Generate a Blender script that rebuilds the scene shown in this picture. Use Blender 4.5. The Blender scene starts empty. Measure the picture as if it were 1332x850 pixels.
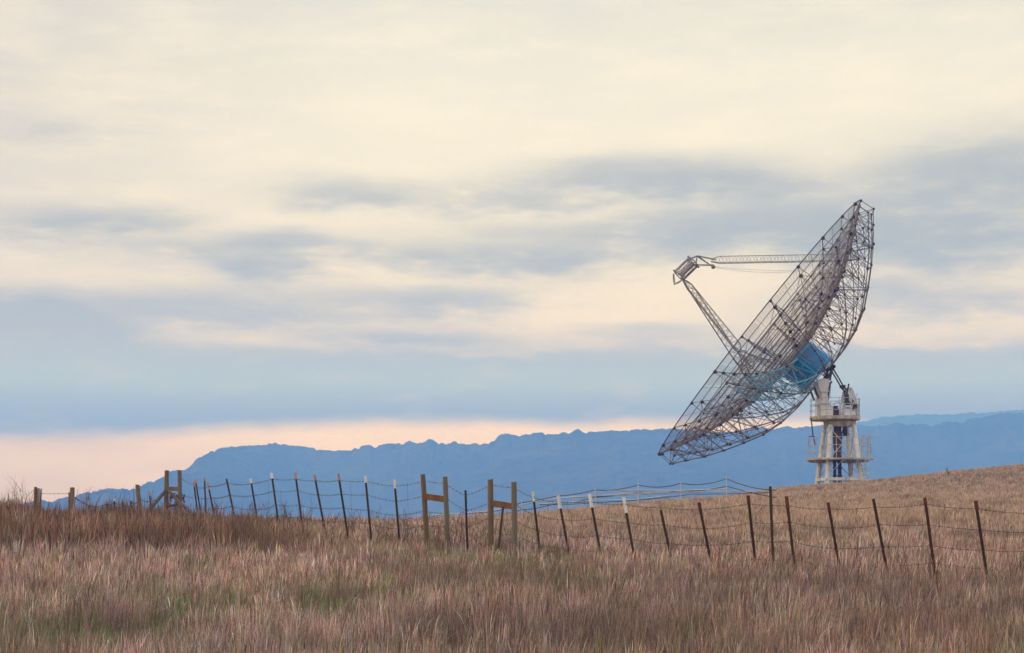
import bpy, math, random
import numpy as np
from mathutils import Vector, Matrix, Quaternion

random.seed(7)
rng = np.random.default_rng(11)
S = bpy.context.scene
COL = S.collection

# ------------------------------------------------------------------ camera
# camera at the origin, level, lens shifted upwards; metres everywhere.
F = 2400.0                       # focal length in photo pixels (1332 wide)
CX, HY = 666.0, 700.0            # principal column, horizon row
cam_d = bpy.data.cameras.new('camera')
cam = bpy.data.objects.new('camera', cam_d)
COL.objects.link(cam)
cam.location = (0, 0, 0)
cam.rotation_euler = (math.radians(90), 0, 0)
cam_d.sensor_width = 36.0
cam_d.lens = 36.0 * F / 1332.0
cam_d.shift_y = (HY - 425.0) / 1332.0
cam_d.clip_start = 0.1
cam_d.clip_end = 30000
S.camera = cam

S.view_settings.view_transform = 'Standard'
S.view_settings.look = 'None'
S.view_settings.gamma = 1.0
S.view_settings.exposure = 0.36
S.cycles.max_bounces = 6
S.cycles.diffuse_bounces = 3
S.cycles.volume_bounces = 2
S.cycles.transparent_max_bounces = 24
S.cycles.use_denoising = True
S.cycles.denoising_prefilter = "ACCURATE"


def px(x, y, Y):
    """photo pixel and distance to a point in metres"""
    return Vector(((x - CX) / F * Y, Y, (HY - y) / F * Y))


def lin(r, g, b):
    f = lambda c: (c / 255 / 12.92) if c / 255 <= 0.04045 else ((c / 255 + 0.055) / 1.055) ** 2.4
    return (f(r), f(g), f(b), 1.0)


# ------------------------------------------------------------------ sky
SUN_EL, SUN_AZ = 24.0, -78.0     # azimuth measured from +Y towards +X
world = bpy.data.worlds.new('World')
S.world = world
world.use_nodes = True
wt = world.node_tree
wt.nodes.clear()
N = wt.nodes.new
L = wt.links.new


def setin(sock, v):
    if hasattr(v, 'is_linked') or isinstance(v, bpy.types.NodeSocket):
        L(v, sock)
    else:
        sock.default_value = v


def m(op, a, b=None, c=None, clamp=False):
    n = N('ShaderNodeMath')
    n.operation = op
    n.use_clamp = clamp
    setin(n.inputs[0], a)
    if b is not None:
        setin(n.inputs[1], b)
    if c is not None:
        setin(n.inputs[2], c)
    return n.outputs[0]


def mixc(f, a, b):
    n = N('ShaderNodeMix')
    n.data_type = 'RGBA'
    setin(n.inputs[0], f)
    setin(n.inputs[6], a)
    setin(n.inputs[7], b)
    return n.outputs[2]


def smooth(v, lo, hi):
    n = N('ShaderNodeMapRange')
    n.interpolation_type = 'SMOOTHSTEP'
    setin(n.inputs[0], v)
    setin(n.inputs[1], lo)
    setin(n.inputs[2], hi)
    n.inputs[3].default_value = 0
    n.inputs[4].default_value = 1
    return n.outputs[0]


def noise(vec, scale, detail=4, rough=0.55):
    n = N('ShaderNodeTexNoise')
    L(vec, n.inputs['Vector'])
    n.inputs['Scale'].default_value = scale
    n.inputs['Detail'].default_value = detail
    n.inputs['Roughness'].default_value = rough
    return n.outputs['Fac']


AZ = lambda x: math.atan((x - CX) / F) * 100          # in hundredths of a radian
EL = lambda y: math.atan((HY - y) / F) * 100
tc = N('ShaderNodeTexCoord')
sp = N('ShaderNodeSeparateXYZ')
L(tc.outputs['Generated'], sp.inputs[0])
az0 = m('MULTIPLY', m('ARCTAN2', sp.outputs[0], sp.outputs[1]), 100.0)
el0 = m('MULTIPLY', m('ARCSINE', sp.outputs[2]), 100.0)
cb = N('ShaderNodeCombineXYZ')
L(m('MULTIPLY', az0, 0.27), cb.inputs[0])
L(el0, cb.inputs[1])
wv = cb.outputs[0]
n1 = noise(wv, 0.22, 4, 0.6)
n2 = noise(wv, 0.95, 8, 0.66)
cb2 = N('ShaderNodeCombineXYZ')
L(m('MULTIPLY', az0, 0.22), cb2.inputs[0])
L(el0, cb2.inputs[1])
cb2.inputs[2].default_value = 7.3
n3 = noise(cb2.outputs[0], 0.55, 4, 0.6)
az = m('ADD', az0, m('MULTIPLY', m('SUBTRACT', n3, 0.5), 9.0))
el = m('ADD', el0, m('ADD', m('MULTIPLY', m('SUBTRACT', n1, 0.5), 2.4), m('MULTIPLY', m('SUBTRACT', n2, 0.5), 1.6)))


def ramp(v, lo, hi, stops):
    mr = N('ShaderNodeMapRange')
    L(v, mr.inputs[0])
    mr.inputs[1].default_value = lo
    mr.inputs[2].default_value = hi
    r = N('ShaderNodeValToRGB')
    L(mr.outputs[0], r.inputs[0])
    e = r.color_ramp.elements
    stops = sorted(stops)
    e[0].position = (stops[0][0] - lo) / (hi - lo)
    e[0].color = stops[0][1]
    e[1].position = (stops[1][0] - lo) / (hi - lo)
    e[1].color = stops[1][1]
    for p, c in stops[2:]:
        x = e.new((p - lo) / (hi - lo))
        x.color = c
    return r.outputs[0]


SKY = [(EL(705), (.80, .46, .12, 1)), (EL(650), (.84, .58, .04, 1)), (EL(600), (.88, .68, .10, 1)),
       (EL(560), (.90, .74, .22, 1)), (EL(500), (.82, .70, .42, 1)), (EL(430), (.80, .72, .50, 1)),
       (EL(330), (.81, .75, .54, 1)), (EL(230), (.80, .76, .60, 1)), (EL(100), (.75, .725, .59, 1)),
       (EL(0), (.66, .65, .57, 1)), (60.0, (.85, .98, 1.3, 1)), (150.0, (.85, 1.1, 1.8, 1))]  # unseen zenith stops, made brighter and bluer as added light for haze and grass
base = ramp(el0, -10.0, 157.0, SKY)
# greyer and dimmer towards the left upper sky
leftdim = m('MULTIPLY', smooth(az0, AZ(560), AZ(-120)), smooth(el0, EL(560), EL(380)))
base = mixc(m('MULTIPLY', leftdim, 0.8), base, lin(200, 194, 180))
leftlow = m('MULTIPLY', smooth(az0, AZ(480), AZ(60)), smooth(el0, EL(545), EL(590)))
base = mixc(m('MULTIPLY', leftlow, 0.85), base, (.64, .47, .05, 1))
base = mixc(m('MULTIPLY', smooth(n3, 0.38, 0.66), 0.28), base, lin(252, 240, 214))

BLOBS = [  # photo x, y, half width, half height, weight
    (450, 252, 80, 15, .58), (640, 262, 95, 14, .45), (820, 235, 110, 20, .85), (945, 240, 90, 20, .8),
    (900, 305, 110, 16, .55), (1010, 300, 130, 28, .9), (1250, 262, 120, 42, 1.0), (1170, 315, 140, 26, .85),
    (1330, 230, 90, 30, .85), (1180, 385, 70, 24, .62), (1290, 405, 70, 18, .5), (80, 298, 90, 16, .62),
    (150, 290, 80, 10, .35), (235, 330, 70, 14, .5), (345, 348, 60, 17, .92), (385, 318, 60, 10, .6),
    (540, 330, 120, 14, .5), (650, 342, 100, 16, .6), (760, 330, 90, 14, .5), (600, 402, 75, 17, .72),
    (700, 300, 160, 12, .3), (1290, 340, 80, 20, .45), (60, 190, 60, 12, .25), (200, 400, 210, 16, .9), (330, 420, 160, 12, .5), (860, 432, 80, 10, .5), (520, 440, 120, 9, .5),
    (480, 388, 110, 8, .38), (1080, 405, 90, 14, .35),
]
tot = None
for bx_, by_, sx, sy, w in BLOBS:
    a0, e0 = AZ(bx_), EL(by_)
    sa = abs(AZ(CX + sx) - AZ(CX))
    se = sy / F * 100 * 1.05
    da = m('DIVIDE', m('SUBTRACT', az, a0), sa)
    de = m('DIVIDE', m('SUBTRACT', el, e0), se)
    q = m('MULTIPLY_ADD', da, da, m('MULTIPLY', de, de))
    g = m('MULTIPLY', m('EXPONENT', m('MULTIPLY', q, -0.75)), w)
    tot = g if tot is None else m('ADD', tot, g)
elb = m('ADD', el0, m('ADD', m('MULTIPLY', m('SUBTRACT', n1, 0.5), 1.3), m('MULTIPLY', m('SUBTRACT', n2, 0.5), 0.5)))
elb2 = m('ADD', elb, m('MULTIPLY', m('SUBTRACT', n2, 0.5), 1.6))
# low grey-blue bank right across, deeper on the left
topedge = m('MULTIPLY_ADD', smooth(az, AZ(250), AZ(40)), (EL(394) - EL(440)), m('ADD', EL(440), m('MULTIPLY', m('SUBTRACT', n3, 0.5), 1.8)))
band_top = smooth(m('SUBTRACT', topedge, elb2), -0.55, 1.15)
botedge = m('MULTIPLY_ADD', smooth(az0, AZ(60), AZ(520)), (EL(549) - EL(574)), EL(574))
botedge = m('ADD', botedge, m('MULTIPLY', smooth(az0, AZ(1080), AZ(1250)), -2.0))
band_bot = smooth(m('SUBTRACT', elb, botedge), -0.55, 0.55)
band = m('MULTIPLY', m('MULTIPLY', band_top, band_bot), m('MINIMUM', m('MULTIPLY_ADD', n2, .8, .62), 1.0))
tot = m('MULTIPLY', tot, m('MAXIMUM', m('MULTIPLY_ADD', n2, 4.6, -0.95), 0.12))
cloud = m('ADD', m('MULTIPLY', m('SUBTRACT', 1.0, m('EXPONENT', m('MULTIPLY', tot, -1.5))), 0.95), m('MULTIPLY', band, 0.93))
cloud = m('MINIMUM', cloud, 0.95)
# beyond the framed part of the sky: broken stratus, made bluer to light haze and grass
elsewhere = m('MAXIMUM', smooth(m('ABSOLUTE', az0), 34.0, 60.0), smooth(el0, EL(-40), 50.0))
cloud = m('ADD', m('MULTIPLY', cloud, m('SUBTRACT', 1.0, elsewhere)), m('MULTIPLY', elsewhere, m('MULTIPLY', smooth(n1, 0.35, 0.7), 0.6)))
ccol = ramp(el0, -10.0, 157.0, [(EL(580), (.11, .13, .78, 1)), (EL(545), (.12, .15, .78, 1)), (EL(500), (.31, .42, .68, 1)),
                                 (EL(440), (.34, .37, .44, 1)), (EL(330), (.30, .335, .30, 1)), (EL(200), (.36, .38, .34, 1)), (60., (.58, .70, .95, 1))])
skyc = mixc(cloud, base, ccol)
skyc = mixc(smooth(el0, -0.5, -6.0), skyc, (0.20, 0.17, 0.15, 1))
nish = N('ShaderNodeTexSky')
nish.sky_type = 'NISHITA'
nish.sun_disc = False
nish.sun_elevation = math.radians(SUN_EL)
nish.sun_rotation = math.radians(SUN_AZ)
bg1 = N('ShaderNodeBackground')
L(nish.outputs[0], bg1.inputs[0])
bg1.inputs[1].default_value = 0.08
bg2 = N('ShaderNodeBackground')
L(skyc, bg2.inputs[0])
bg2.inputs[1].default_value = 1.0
mx = N('ShaderNodeMixShader')
mx.inputs[0].default_value = 0.94     # overcast veil over the clear sky
L(bg1.outputs[0], mx.inputs[1])
L(bg2.outputs[0], mx.inputs[2])
wo = N('ShaderNodeOutputWorld')
L(mx.outputs[0], wo.inputs[0])

sun_d = bpy.data.lights.new('sun', 'SUN')
sun = bpy.data.objects.new('sun', sun_d)
COL.objects.link(sun)
sun_d.energy = 1.3
sun_d.angle = math.radians(14)
sun_d.color = (1.0, 0.86, 0.70)
sv = Vector((math.sin(math.radians(SUN_AZ)) * math.cos(math.radians(SUN_EL)),
             math.cos(math.radians(SUN_AZ)) * math.cos(math.radians(SUN_EL)), math.sin(math.radians(SUN_EL))))
sv = Vector((sv.x, sv.y - 0.35, sv.z)).normalized()
sun.rotation_euler = sv.to_track_quat('Z', 'Y').to_euler()
sun.location = (-50, -30, 60)

HAZE_DENSITY = 3.3e-4
HAZE_COLOR = (0.13, 0.34, 1.0, 1)
HAZE_ABSORB = (1.0, 1.0, 1.0, 1)


# ------------------------------------------------------------------ materials
def material(name, color, rough=0.8, var=None, scale=4.0, stretch=(1, 1, 1), metallic=0.0, lo=0.35, hi=0.65, bump=0.0,
             var2=None, scale2=1.0, lo2=0.5, hi2=0.62, coords='Object'):
    mt = bpy.data.materials.new(name)
    mt.use_nodes = True
    t = mt.node_tree
    b = t.nodes['Principled BSDF']
    b.inputs['Roughness'].default_value = rough
    b.inputs['Metallic'].default_value = metallic
    b.inputs['Specular IOR Level'].default_value = 0.25
    b.inputs['Base Color'].default_value = (*color, 1)
    col = None
    if var is not None:
        co = t.nodes.new('ShaderNodeTexCoord')
        mp = t.nodes.new('ShaderNodeMapping')
        mp.inputs['Scale'].default_value = stretch
        t.links.new(co.outputs[coords], mp.inputs[0])

        def layer(prev, c, sc, a, z, detail=5):
            n = t.nodes.new('ShaderNodeTexNoise')
            n.inputs['Scale'].default_value = sc
            n.inputs['Detail'].default_value = detail
            n.inputs['Roughness'].default_value = 0.65
            t.links.new(mp.outputs[0], n.inputs['Vector'])
            r = t.nodes.new('ShaderNodeMapRange')
            r.inputs[1].default_value = a
            r.inputs[2].default_value = z
            t.links.new(n.outputs['Fac'], r.inputs[0])
            x = t.nodes.new('ShaderNodeMix')
            x.data_type = 'RGBA'
            t.links.new(r.outputs[0], x.inputs[0])
            if isinstance(prev, tuple):
                x.inputs[6].default_value = (*prev, 1)
            else:
                t.links.new(prev, x.inputs[6])
            x.inputs[7].default_value = (*c, 1)
            return x.outputs[2], n
        col, nn = layer(color, var, scale, lo, hi)
        if var2 is not None:
            col, _ = layer(col, var2, scale2, lo2, hi2)
        t.links.new(col, b.inputs['Base Color'])
        if bump:
            bp = t.nodes.new('ShaderNodeBump')
            bp.inputs['Strength'].default_value = bump
            bp.inputs['Distance'].default_value = 0.02
            t.links.new(nn.outputs['Fac'], bp.inputs['Height'])
            t.links.new(bp.outputs[0], b.inputs['Normal'])
    return mt


M = {}
M['steel'] = material('weathered_truss_steel', (.22, .175, .155), .7, (.11, .082, .072), .6, var2=(.24, .22, .21), scale2=1.7, lo2=.5, hi2=.7)
M['steel_dark'] = material('dark_gusset_steel', (.045, .033, .03), .75, (.09, .05, .035), 2.0)
M['steel_pale'] = material('galvanised_leg_steel', (.20, .17, .155), .6, (.34, .32, .30), 1.5)
M['wire'] = material('reflector_wire', (.32, .25, .215), .7, (.19, .145, .12), .5)
M['rim'] = material('reflector_ring_steel', (.12, .09, .078), .7, (.07, .05, .043), .7)
M['blue'] = material('faded_blue_hub_paint', (.012, .25, .56), .45, (.01, .18, .42), .7, var2=(.06, .34, .58), scale2=1.6, lo2=.6, hi2=.75)
M['blue_light'] = material('pale_blue_truss_paint', (.20, .46, .60), .6, (.11, .28, .40), 1.2)
M['white'] = material('chalky_white_tower_paint', (.86, .84, .81), .6, (.70, .65, .60), 1.3, var2=(.28, .13, .07), scale2=1.0, lo2=.60, hi2=.70, stretch=(1, 1, .45))
M['deck'] = material('deck_edge_paint', (.68, .61, .52), .7, (.36, .28, .2), 1.5, var2=(.25, .10, .04), scale2=.8, lo2=.6, hi2=.7)
M['rust'] = material('rusted_steel', (.14, .075, .055), .85, (.05, .032, .028), 1.6, var2=(.24, .12, .09), scale2=2.5, lo2=.55, hi2=.72)
M['rail'] = material('handrail_paint', (.70, .69, .67), .6, (.35, .32, .29), 2.5)
M['wood'] = material('weathered_fence_timber', (.23, .165, .11), .9, (.13, .09, .06), 9, (1, 1, .16), var2=(.19, .175, .15), scale2=2.2, lo2=.5, hi2=.68, bump=.5)
M['wood_red'] = material('red_brown_timber', (.26, .115, .06), .9, (.14, .075, .045), 9, (1, 1, .3), bump=.4)
M['wood_pale'] = material('bleached_board', (.52, .45, .40), .9, (.38, .3, .25), 7, (1, 1, .3))
M['tpost'] = material('dark_painted_post_steel', (.042, .03, .027), .7, (.085, .045, .03), 14)
M['tpost_rust'] = material('rusty_post_steel', (.085, .035, .025), .8, (.04, .025, .022), 12)
M['tip_white'] = material('white_post_tip_paint', (.74, .73, .71), .6, (.5, .46, .42), 16, lo=.5, hi=.75)
M['tip_red'] = material('red_post_tip_paint', (.15, .038, .026), .7, (.10, .03, .024), 14)
M['tip_pink'] = material('faded_pink_post_tip', (.50, .36, .32), .7, (.35, .2, .17), 14)
M['barb'] = material('barbed_wire_steel', (.07, .055, .05), .6, (.13, .09, .07), 3)
M['tape'] = material('white_fence_rail', (.56, .57, .59), .6, (.40, .40, .42), 1.0)
M['weed'] = material('dry_weed_stem', (.115, .07, .055), .9, (.20, .12, .08), 5)
M['weed_rust'] = material('rust_red_dead_leaves', (.12, .035, .022), .9, (.2, .07, .04), 6)
M['forest'] = material('distant_forest_green', (.030, .042, .034), .95, (.075, .085, .055), .006, lo=.42, hi=.72, var2=(.014, .022, .018), scale2=.03, lo2=.45, hi2=.62)
M['soil'] = material('thatch_and_soil', (.15, .095, .07), .95, (.09, .06, .045), .8, var2=(.10, .11, .05), scale2=.12, lo2=.55, hi2=.7)


def mesh_screen():
    mt = bpy.data.materials.new('fine_wire_mesh')
    mt.use_nodes = True
    t = mt.node_tree
    b = t.nodes['Principled BSDF']
    b.inputs['Base Color'].default_value = (.30, .25, .22, 1)
    b.inputs['Roughness'].default_value = .8
    b.inputs['Specular IOR Level'].default_value = .2
    co = t.nodes.new('ShaderNodeAttribute')
    co.attribute_name = 'panel'
    r = t.nodes.new('ShaderNodeMapRange')
    r.inputs[3].default_value = .03
    r.inputs[4].default_value = .20
    t.links.new(co.outputs['Fac'], r.inputs[0])
    t.links.new(r.outputs[0], b.inputs['Alpha'])
    return mt


M['screen'] = mesh_screen()


def grass_material():
    mt = bpy.data.materials.new('dry_meadow_grass')
    mt.use_nodes = True
    t = mt.node_tree
    b = t.nodes['Principled BSDF']
    at = t.nodes.new('ShaderNodeAttribute')
    at.attribute_name = 'tint'
    t.links.new(at.outputs['Color'], b.inputs['Base Color'])
    b.inputs['Roughness'].default_value = .85
    b.inputs['Specular IOR Level'].default_value = .1
    tr = t.nodes.new('ShaderNodeBsdfTranslucent')
    t.links.new(at.outputs['Color'], tr.inputs[0])
    ms = t.nodes.new('ShaderNodeMixShader')
    ms.inputs[0].default_value = .3
    t.links.new(b.outputs[0], ms.inputs[1])
    t.links.new(tr.outputs[0], ms.inputs[2])
    t.links.new(ms.outputs[0], t.nodes['Material Output'].inputs[0])
    return mt


M['grass'] = grass_material()


# ------------------------------------------------------------------ mesh helpers
class MB:
    def __init__(self):
        self.v, self.f, self.mi = [], [], []
        self.cur = 0

    def face(self, idx):
        self.f.append(idx)
        self.mi.append(self.cur)

    def frame(self, d):
        d = d.normalized()
        u = Vector((0, 0, 1)) if abs(d.z) < .9 else Vector((1, 0, 0))
        x = d.cross(u).normalized()
        return x, d.cross(x).normalized()

    def tube(self, p, q, r, n=5, r2=None, cap=True):
        p, q = Vector(p), Vector(q)
        if (q - p).length < 1e-6:
            return
        r2 = r if r2 is None else r2
        x, y = self.frame(q - p)
        k = len(self.v)
        for c, rr in ((p, r), (q, r2)):
            for i in range(n):
                a = 2 * math.pi * i / n
                self.v.append(c + (x * math.cos(a) + y * math.sin(a)) * rr)
        for i in range(n):
            j = (i + 1) % n
            self.face((k + i, k + j, k + n + j, k + n + i))
        if cap:
            self.face(tuple(k + i for i in range(n))[::-1])
            self.face(tuple(k + n + i for i in range(n)))

    def path(self, pts, r, n=4, closed=False, radii=None):
        pts = [Vector(p) for p in pts]
        k = len(self.v)
        c = len(pts)
        prevx = None
        for i, p in enumerate(pts):
            a = pts[(i - 1) % c] if (closed or i > 0) else p
            b = pts[(i + 1) % c] if (closed or i < c - 1) else p
            d = (b - a).normalized()
            if prevx is None:
                x, y = self.frame(d)
            else:
                x = (prevx - d * prevx.dot(d)).normalized()
                y = d.cross(x).normalized()
            prevx = x
            rr = radii[i] if radii else r
            for s in range(n):
                t = 2 * math.pi * s / n
                self.v.append(p + (x * math.cos(t) + y * math.sin(t)) * rr)
        for i in range(c if closed else c - 1):
            j = (i + 1) % c
            for s in range(n):
                u = (s + 1) % n
                self.face((k + i * n + s, k + i * n + u, k + j * n + u, k + j * n + s))
        if not closed:
            self.face(tuple(k + s for s in range(n))[::-1])
            self.face(tuple(k + (c - 1) * n + s for s in range(n)))

    def box(self, c, sx, sy, sz, rot=None, taper=1.0):
        """centre, full sizes; taper scales the top"""
        k = len(self.v)
        for dz in (-.5, .5):
            s = taper if dz > 0 else 1.0
            for dx, dy in ((-.5, -.5), (.5, -.5), (.5, .5), (-.5, .5)):
                p = Vector((dx * sx * s, dy * sy * s, dz * sz))
                if rot is not None:
                    p = rot @ p
                self.v.append(Vector(c) + p)
        for f in ((3, 2, 1, 0), (4, 5, 6, 7), (0, 1, 5, 4), (1, 2, 6, 5), (2, 3, 7, 6), (3, 0, 4, 7)):
            self.face(tuple(k + i for i in f))

    def beam(self, p, q, w, h, w2=None, h2=None):
        """rectangular tapered beam from p to q"""
        p, q = Vector(p), Vector(q)
        w2 = w if w2 is None else w2
        h2 = h if h2 is None else h2
        x, y = self.frame(q - p)
        k = len(self.v)
        for c, a, b in ((p, w, h), (q, w2, h2)):
            for sx, sy in ((-.5, -.5), (.5, -.5), (.5, .5), (-.5, .5)):
                self.v.append(c + x * sx * a + y * sy * b)
        for f in ((3, 2, 1, 0), (4, 5, 6, 7), (0, 1, 5, 4), (1, 2, 6, 5), (2, 3, 7, 6), (3, 0, 4, 7)):
            self.face(tuple(k + i for i in f))

    def prism(self, poly, y0, y1):
        """polygon of (x, z) extruded from y0 to y1"""
        k = len(self.v)
        n = len(poly)
        for y in (y0, y1):
            for x, z in poly:
                self.v.append(Vector((x, y, z)))
        self.face(tuple(k + i for i in range(n)))
        self.face(tuple(k + n + i for i in range(n))[::-1])
        for i in range(n):
            j = (i + 1) % n
            self.face((k + i, k + n + i, k + n + j, k + j))

    def disc(self, c, r, z0, z1, n=32, r2=None):
        r2 = r if r2 is None else r2
        k = len(self.v)
        for z, rr in ((z0, r), (z1, r2)):
            for i in range(n):
                a = 2 * math.pi * i / n
                self.v.append(Vector((c[0] + rr * math.cos(a), c[1] + rr * math.sin(a), z)))
        self.face(tuple(k + i for i in range(n))[::-1])
        self.face(tuple(k + n + i for i in range(n)))
        for i in range(n):
            j = (i + 1) % n
            self.face((k + i, k + j, k + n + j, k + n + i))

    def ball(self, c, r):
        c = Vector(c)
        t = (1 + 5 ** .5) / 2
        vs = [(-1, t, 0), (1, t, 0), (-1, -t, 0), (1, -t, 0), (0, -1, t), (0, 1, t), (0, -1, -t), (0, 1, -t), (t, 0, -1), (t, 0, 1), (-t, 0, -1), (-t, 0, 1)]
        fs = [(0, 11, 5), (0, 5, 1), (0, 1, 7), (0, 7, 10), (0, 10, 11), (1, 5, 9), (5, 11, 4), (11, 10, 2), (10, 7, 6), (7, 1, 8),
              (3, 9, 4), (3, 4, 2), (3, 2, 6), (3, 6, 8), (3, 8, 9), (4, 9, 5), (2, 4, 11), (6, 2, 10), (8, 6, 7), (9, 8, 1)]
        k = len(self.v)
        for v in vs:
            self.v.append(c + Vector(v).normalized() * r)
        for f in fs:
            self.face(tuple(k + i for i in f))

    def build(self, name, mats, parent=None, world=True):
        me = bpy.data.meshes.new(name)
        off = Vector((0, 0, 0))
        if parent is not None and world:
            p = parent
            while p is not None:
                off += p.location
                p = p.parent
        me.from_pydata([tuple(v - off) for v in self.v], [], self.f)
        if not isinstance(mats, (list, tuple)):
            mats = [mats]
        for x in mats:
            me.materials.append(x)
        if len(mats) > 1:
            me.polygons.foreach_set('material_index', self.mi)
        me.update()
        o = bpy.data.objects.new(name, me)
        COL.objects.link(o)
        if parent is not None:
            o.parent = parent
        return o


def tag(o, label=None, cat=None, group=None, kind=None):
    if label:
        o['label'] = label
    if cat:
        o['category'] = cat
    if group:
        o['group'] = group
    if kind:
        o['kind'] = kind
    return o


def empty(name, loc):
    o = bpy.data.objects.new(name, None)
    COL.objects.link(o)
    o.location = loc
    o.empty_display_size = .3
    return o


# ------------------------------------------------------------------ value noise (numpy)
def vnoise(x, y, seed=0):
    x = np.asarray(x, float)
    y = np.asarray(y, float)
    xi = np.floor(x).astype(np.int64)
    yi = np.floor(y).astype(np.int64)
    xf = x - xi
    yf = y - yi
    u = xf * xf * (3 - 2 * xf)
    v = yf * yf * (3 - 2 * yf)

    def h(a, b):
        n = (a * 374761393 + b * 668265263 + seed * 1442695041) & 0xffffffff
        n = ((n ^ (n >> 13)) * 1274126177) & 0xffffffff
        return ((n ^ (n >> 16)) & 0xffff) / 65535.0
    return (h(xi, yi) * (1 - u) + h(xi + 1, yi) * u) * (1 - v) + (h(xi, yi + 1) * (1 - u) + h(xi + 1, yi + 1) * u) * v


def fbm(x, y, seed=0, o=4):
    s = 0
    a = .5
    t = 0
    for i in range(o):
        s = s + a * vnoise(x * 2 ** i, y * 2 ** i, seed + i * 17)
        t += a
        a *= .5
    return s / t


def bumps(x, y, seed=0):
    """rounded canopy bumps: 1 - distance to nearest jittered cell point"""
    xi = np.floor(x).astype(np.int64)
    yi = np.floor(y).astype(np.int64)
    best = np.full(x.shape, 9.0)
    for dx in (-1, 0, 1):
        for dy in (-1, 0, 1):
            a = xi + dx
            b = yi + dy

            def h(s):
                n = (a * 374761393 + b * 668265263 + (seed + s) * 1442695041) & 0xffffffff
                n = ((n ^ (n >> 13)) * 1274126177) & 0xffffffff
                return ((n ^ (n >> 16)) & 0xffff) / 65535.0
            d = np.hypot(a + h(1) - x, b + h(2) - y) + .35 * h(3)
            best = np.minimum(best, d)
    return np.sqrt(np.clip(1 - best ** 2, 0, 1))


# ------------------------------------------------------------------ terrain
# photo columns against distance: row at which the bare ground lies there
YN = np.array([12, 20, 30, 40, 55, 75, 110, 160, 259, 400, 1000.])
XN = np.array([-200, 0, 330, 500, 700, 850, 1000, 1100, 1332, 1600.])
ROW = np.array([
    # 12   20   30   40   55   75   110  160  259  400  1000
    [930, 812, 742, 703, 683, 684, 700, 740, 800, 820, 850],
    [930, 812, 742, 703, 683, 684, 700, 740, 800, 820, 850],
    [930, 813, 744, 708, 689, 687, 700, 738, 790, 820, 850],
    [930, 814, 748, 716, 695, 686, 690, 720, 770, 810, 850],
    [930, 815, 754, 722, 699, 682, 674, 683, 735, 790, 850],
    [930, 816, 757, 726, 701, 680, 663, 659, 690, 770, 850],
    [930, 817, 760, 729, 702, 678, 660, 647, 648, 700, 850],
    [930, 817, 762, 731, 702, 676, 657, 644, 634, 670, 850],
    [930, 817, 765, 733, 702, 674, 650, 630, 609, 645, 850],
    [930, 817, 765, 733, 702, 672, 643, 615, 595, 640, 850.]])
LYN = np.log(YN)


def _cub(xn, yn, x):
    """monotone-ish smooth interpolation (catmull rom) along the last axis"""
    i = np.clip(np.searchsorted(xn, x) - 1, 0, len(xn) - 2)
    t = np.clip((x - xn[i]) / (xn[i + 1] - xn[i]), 0, 1)
    return i, t


def ground(X, Y):
    X = np.asarray(X, float)
    Y = np.asarray(Y, float)
    Yc = np.maximum(Y, 12.0)
    ximg = CX + F * X / Yc
    ix, tx = _cub(XN, None, ximg)
    iy, ty = _cub(LYN, None, np.log(Yc))
    Hh = (HY - ROW) / F * YN[None, :]                    # heights

    def g(a, b):
        return Hh[np.clip(a, 0, len(XN) - 1), np.clip(b, 0, len(YN) - 1)]

    def herm(p0, p1, p2, p3, t, x0, x1, x2, x3):
        d = x2 - x1
        m1 = np.where(x1 > x0, (p2 - p0) / np.maximum(x2 - x0, 1e-9), 0) * d
        m2 = np.where(x3 > x2, (p3 - p1) / np.maximum(x3 - x1, 1e-9), 0) * d
        return (2 * t**3 - 3 * t**2 + 1) * p1 + (t**3 - 2 * t**2 + t) * m1 + (-2 * t**3 + 3 * t**2) * p2 + (t**3 - t**2) * m2

    def ny(i):
        return LYN[np.clip(i, 0, len(LYN) - 1)]
    cols = []
    for k in (-1, 0, 1, 2):
        cols.append(herm(g(ix + k, iy - 1), g(ix + k, iy), g(ix + k, iy + 1), g(ix + k, iy + 2), ty, ny(iy - 1), ny(iy), ny(iy + 1), ny(iy + 2)))

    def nx(i):
        return XN[np.clip(i, 0, len(XN) - 1)]
    h = herm(cols[0], cols[1], cols[2], cols[3], tx, nx(ix - 1), nx(ix), nx(ix + 1), nx(ix + 2))
    h = np.where(Y < 12, -1.15 - 0.5 * (12 - np.clip(Y, 0, 12)) / 12, h)
    far = np.clip((Y - 1000) / 1500, 0, 1)
    h = h + far * (-75 - h) * far
    # small unevenness
    amp = np.clip(Y / 60, .12, 1.0) * .28
    h = h + (fbm(X / 5.0, Y / 7.0, 3) - .5) * amp + (fbm(X / 1.2, Y / 1.2, 9, 2) - .5) * .06
    return h


def gz(x, y):
    return float(ground(np.array([x]), np.array([y]))[0])


def grid_object(name, X, Y, Z, mat, smooth_=True):
    nr, nc = X.shape
    v = np.stack([X, Y, Z], -1).reshape(-1, 3)
    r, c = np.meshgrid(np.arange(nr - 1), np.arange(nc - 1), indexing='ij')
    a = (r * nc + c).ravel()
    q = np.stack([a, a + 1, a + nc + 1, a + nc], 1)
    me = bpy.data.meshes.new(name)
    me.vertices.add(len(v))
    me.vertices.foreach_set('co', v.ravel())
    me.loops.add(q.size)
    me.loops.foreach_set('vertex_index', q.ravel().astype(np.int32))
    me.polygons.add(len(q))
    me.polygons.foreach_set('loop_start', np.arange(0, q.size, 4, dtype=np.int32))
    me.polygons.foreach_set('use_smooth', np.full(len(q), smooth_))
    me.materials.append(mat)
    me.update(calc_edges=True)
    o = bpy.data.objects.new(name, me)
    COL.objects.link(o)
    return o


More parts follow.
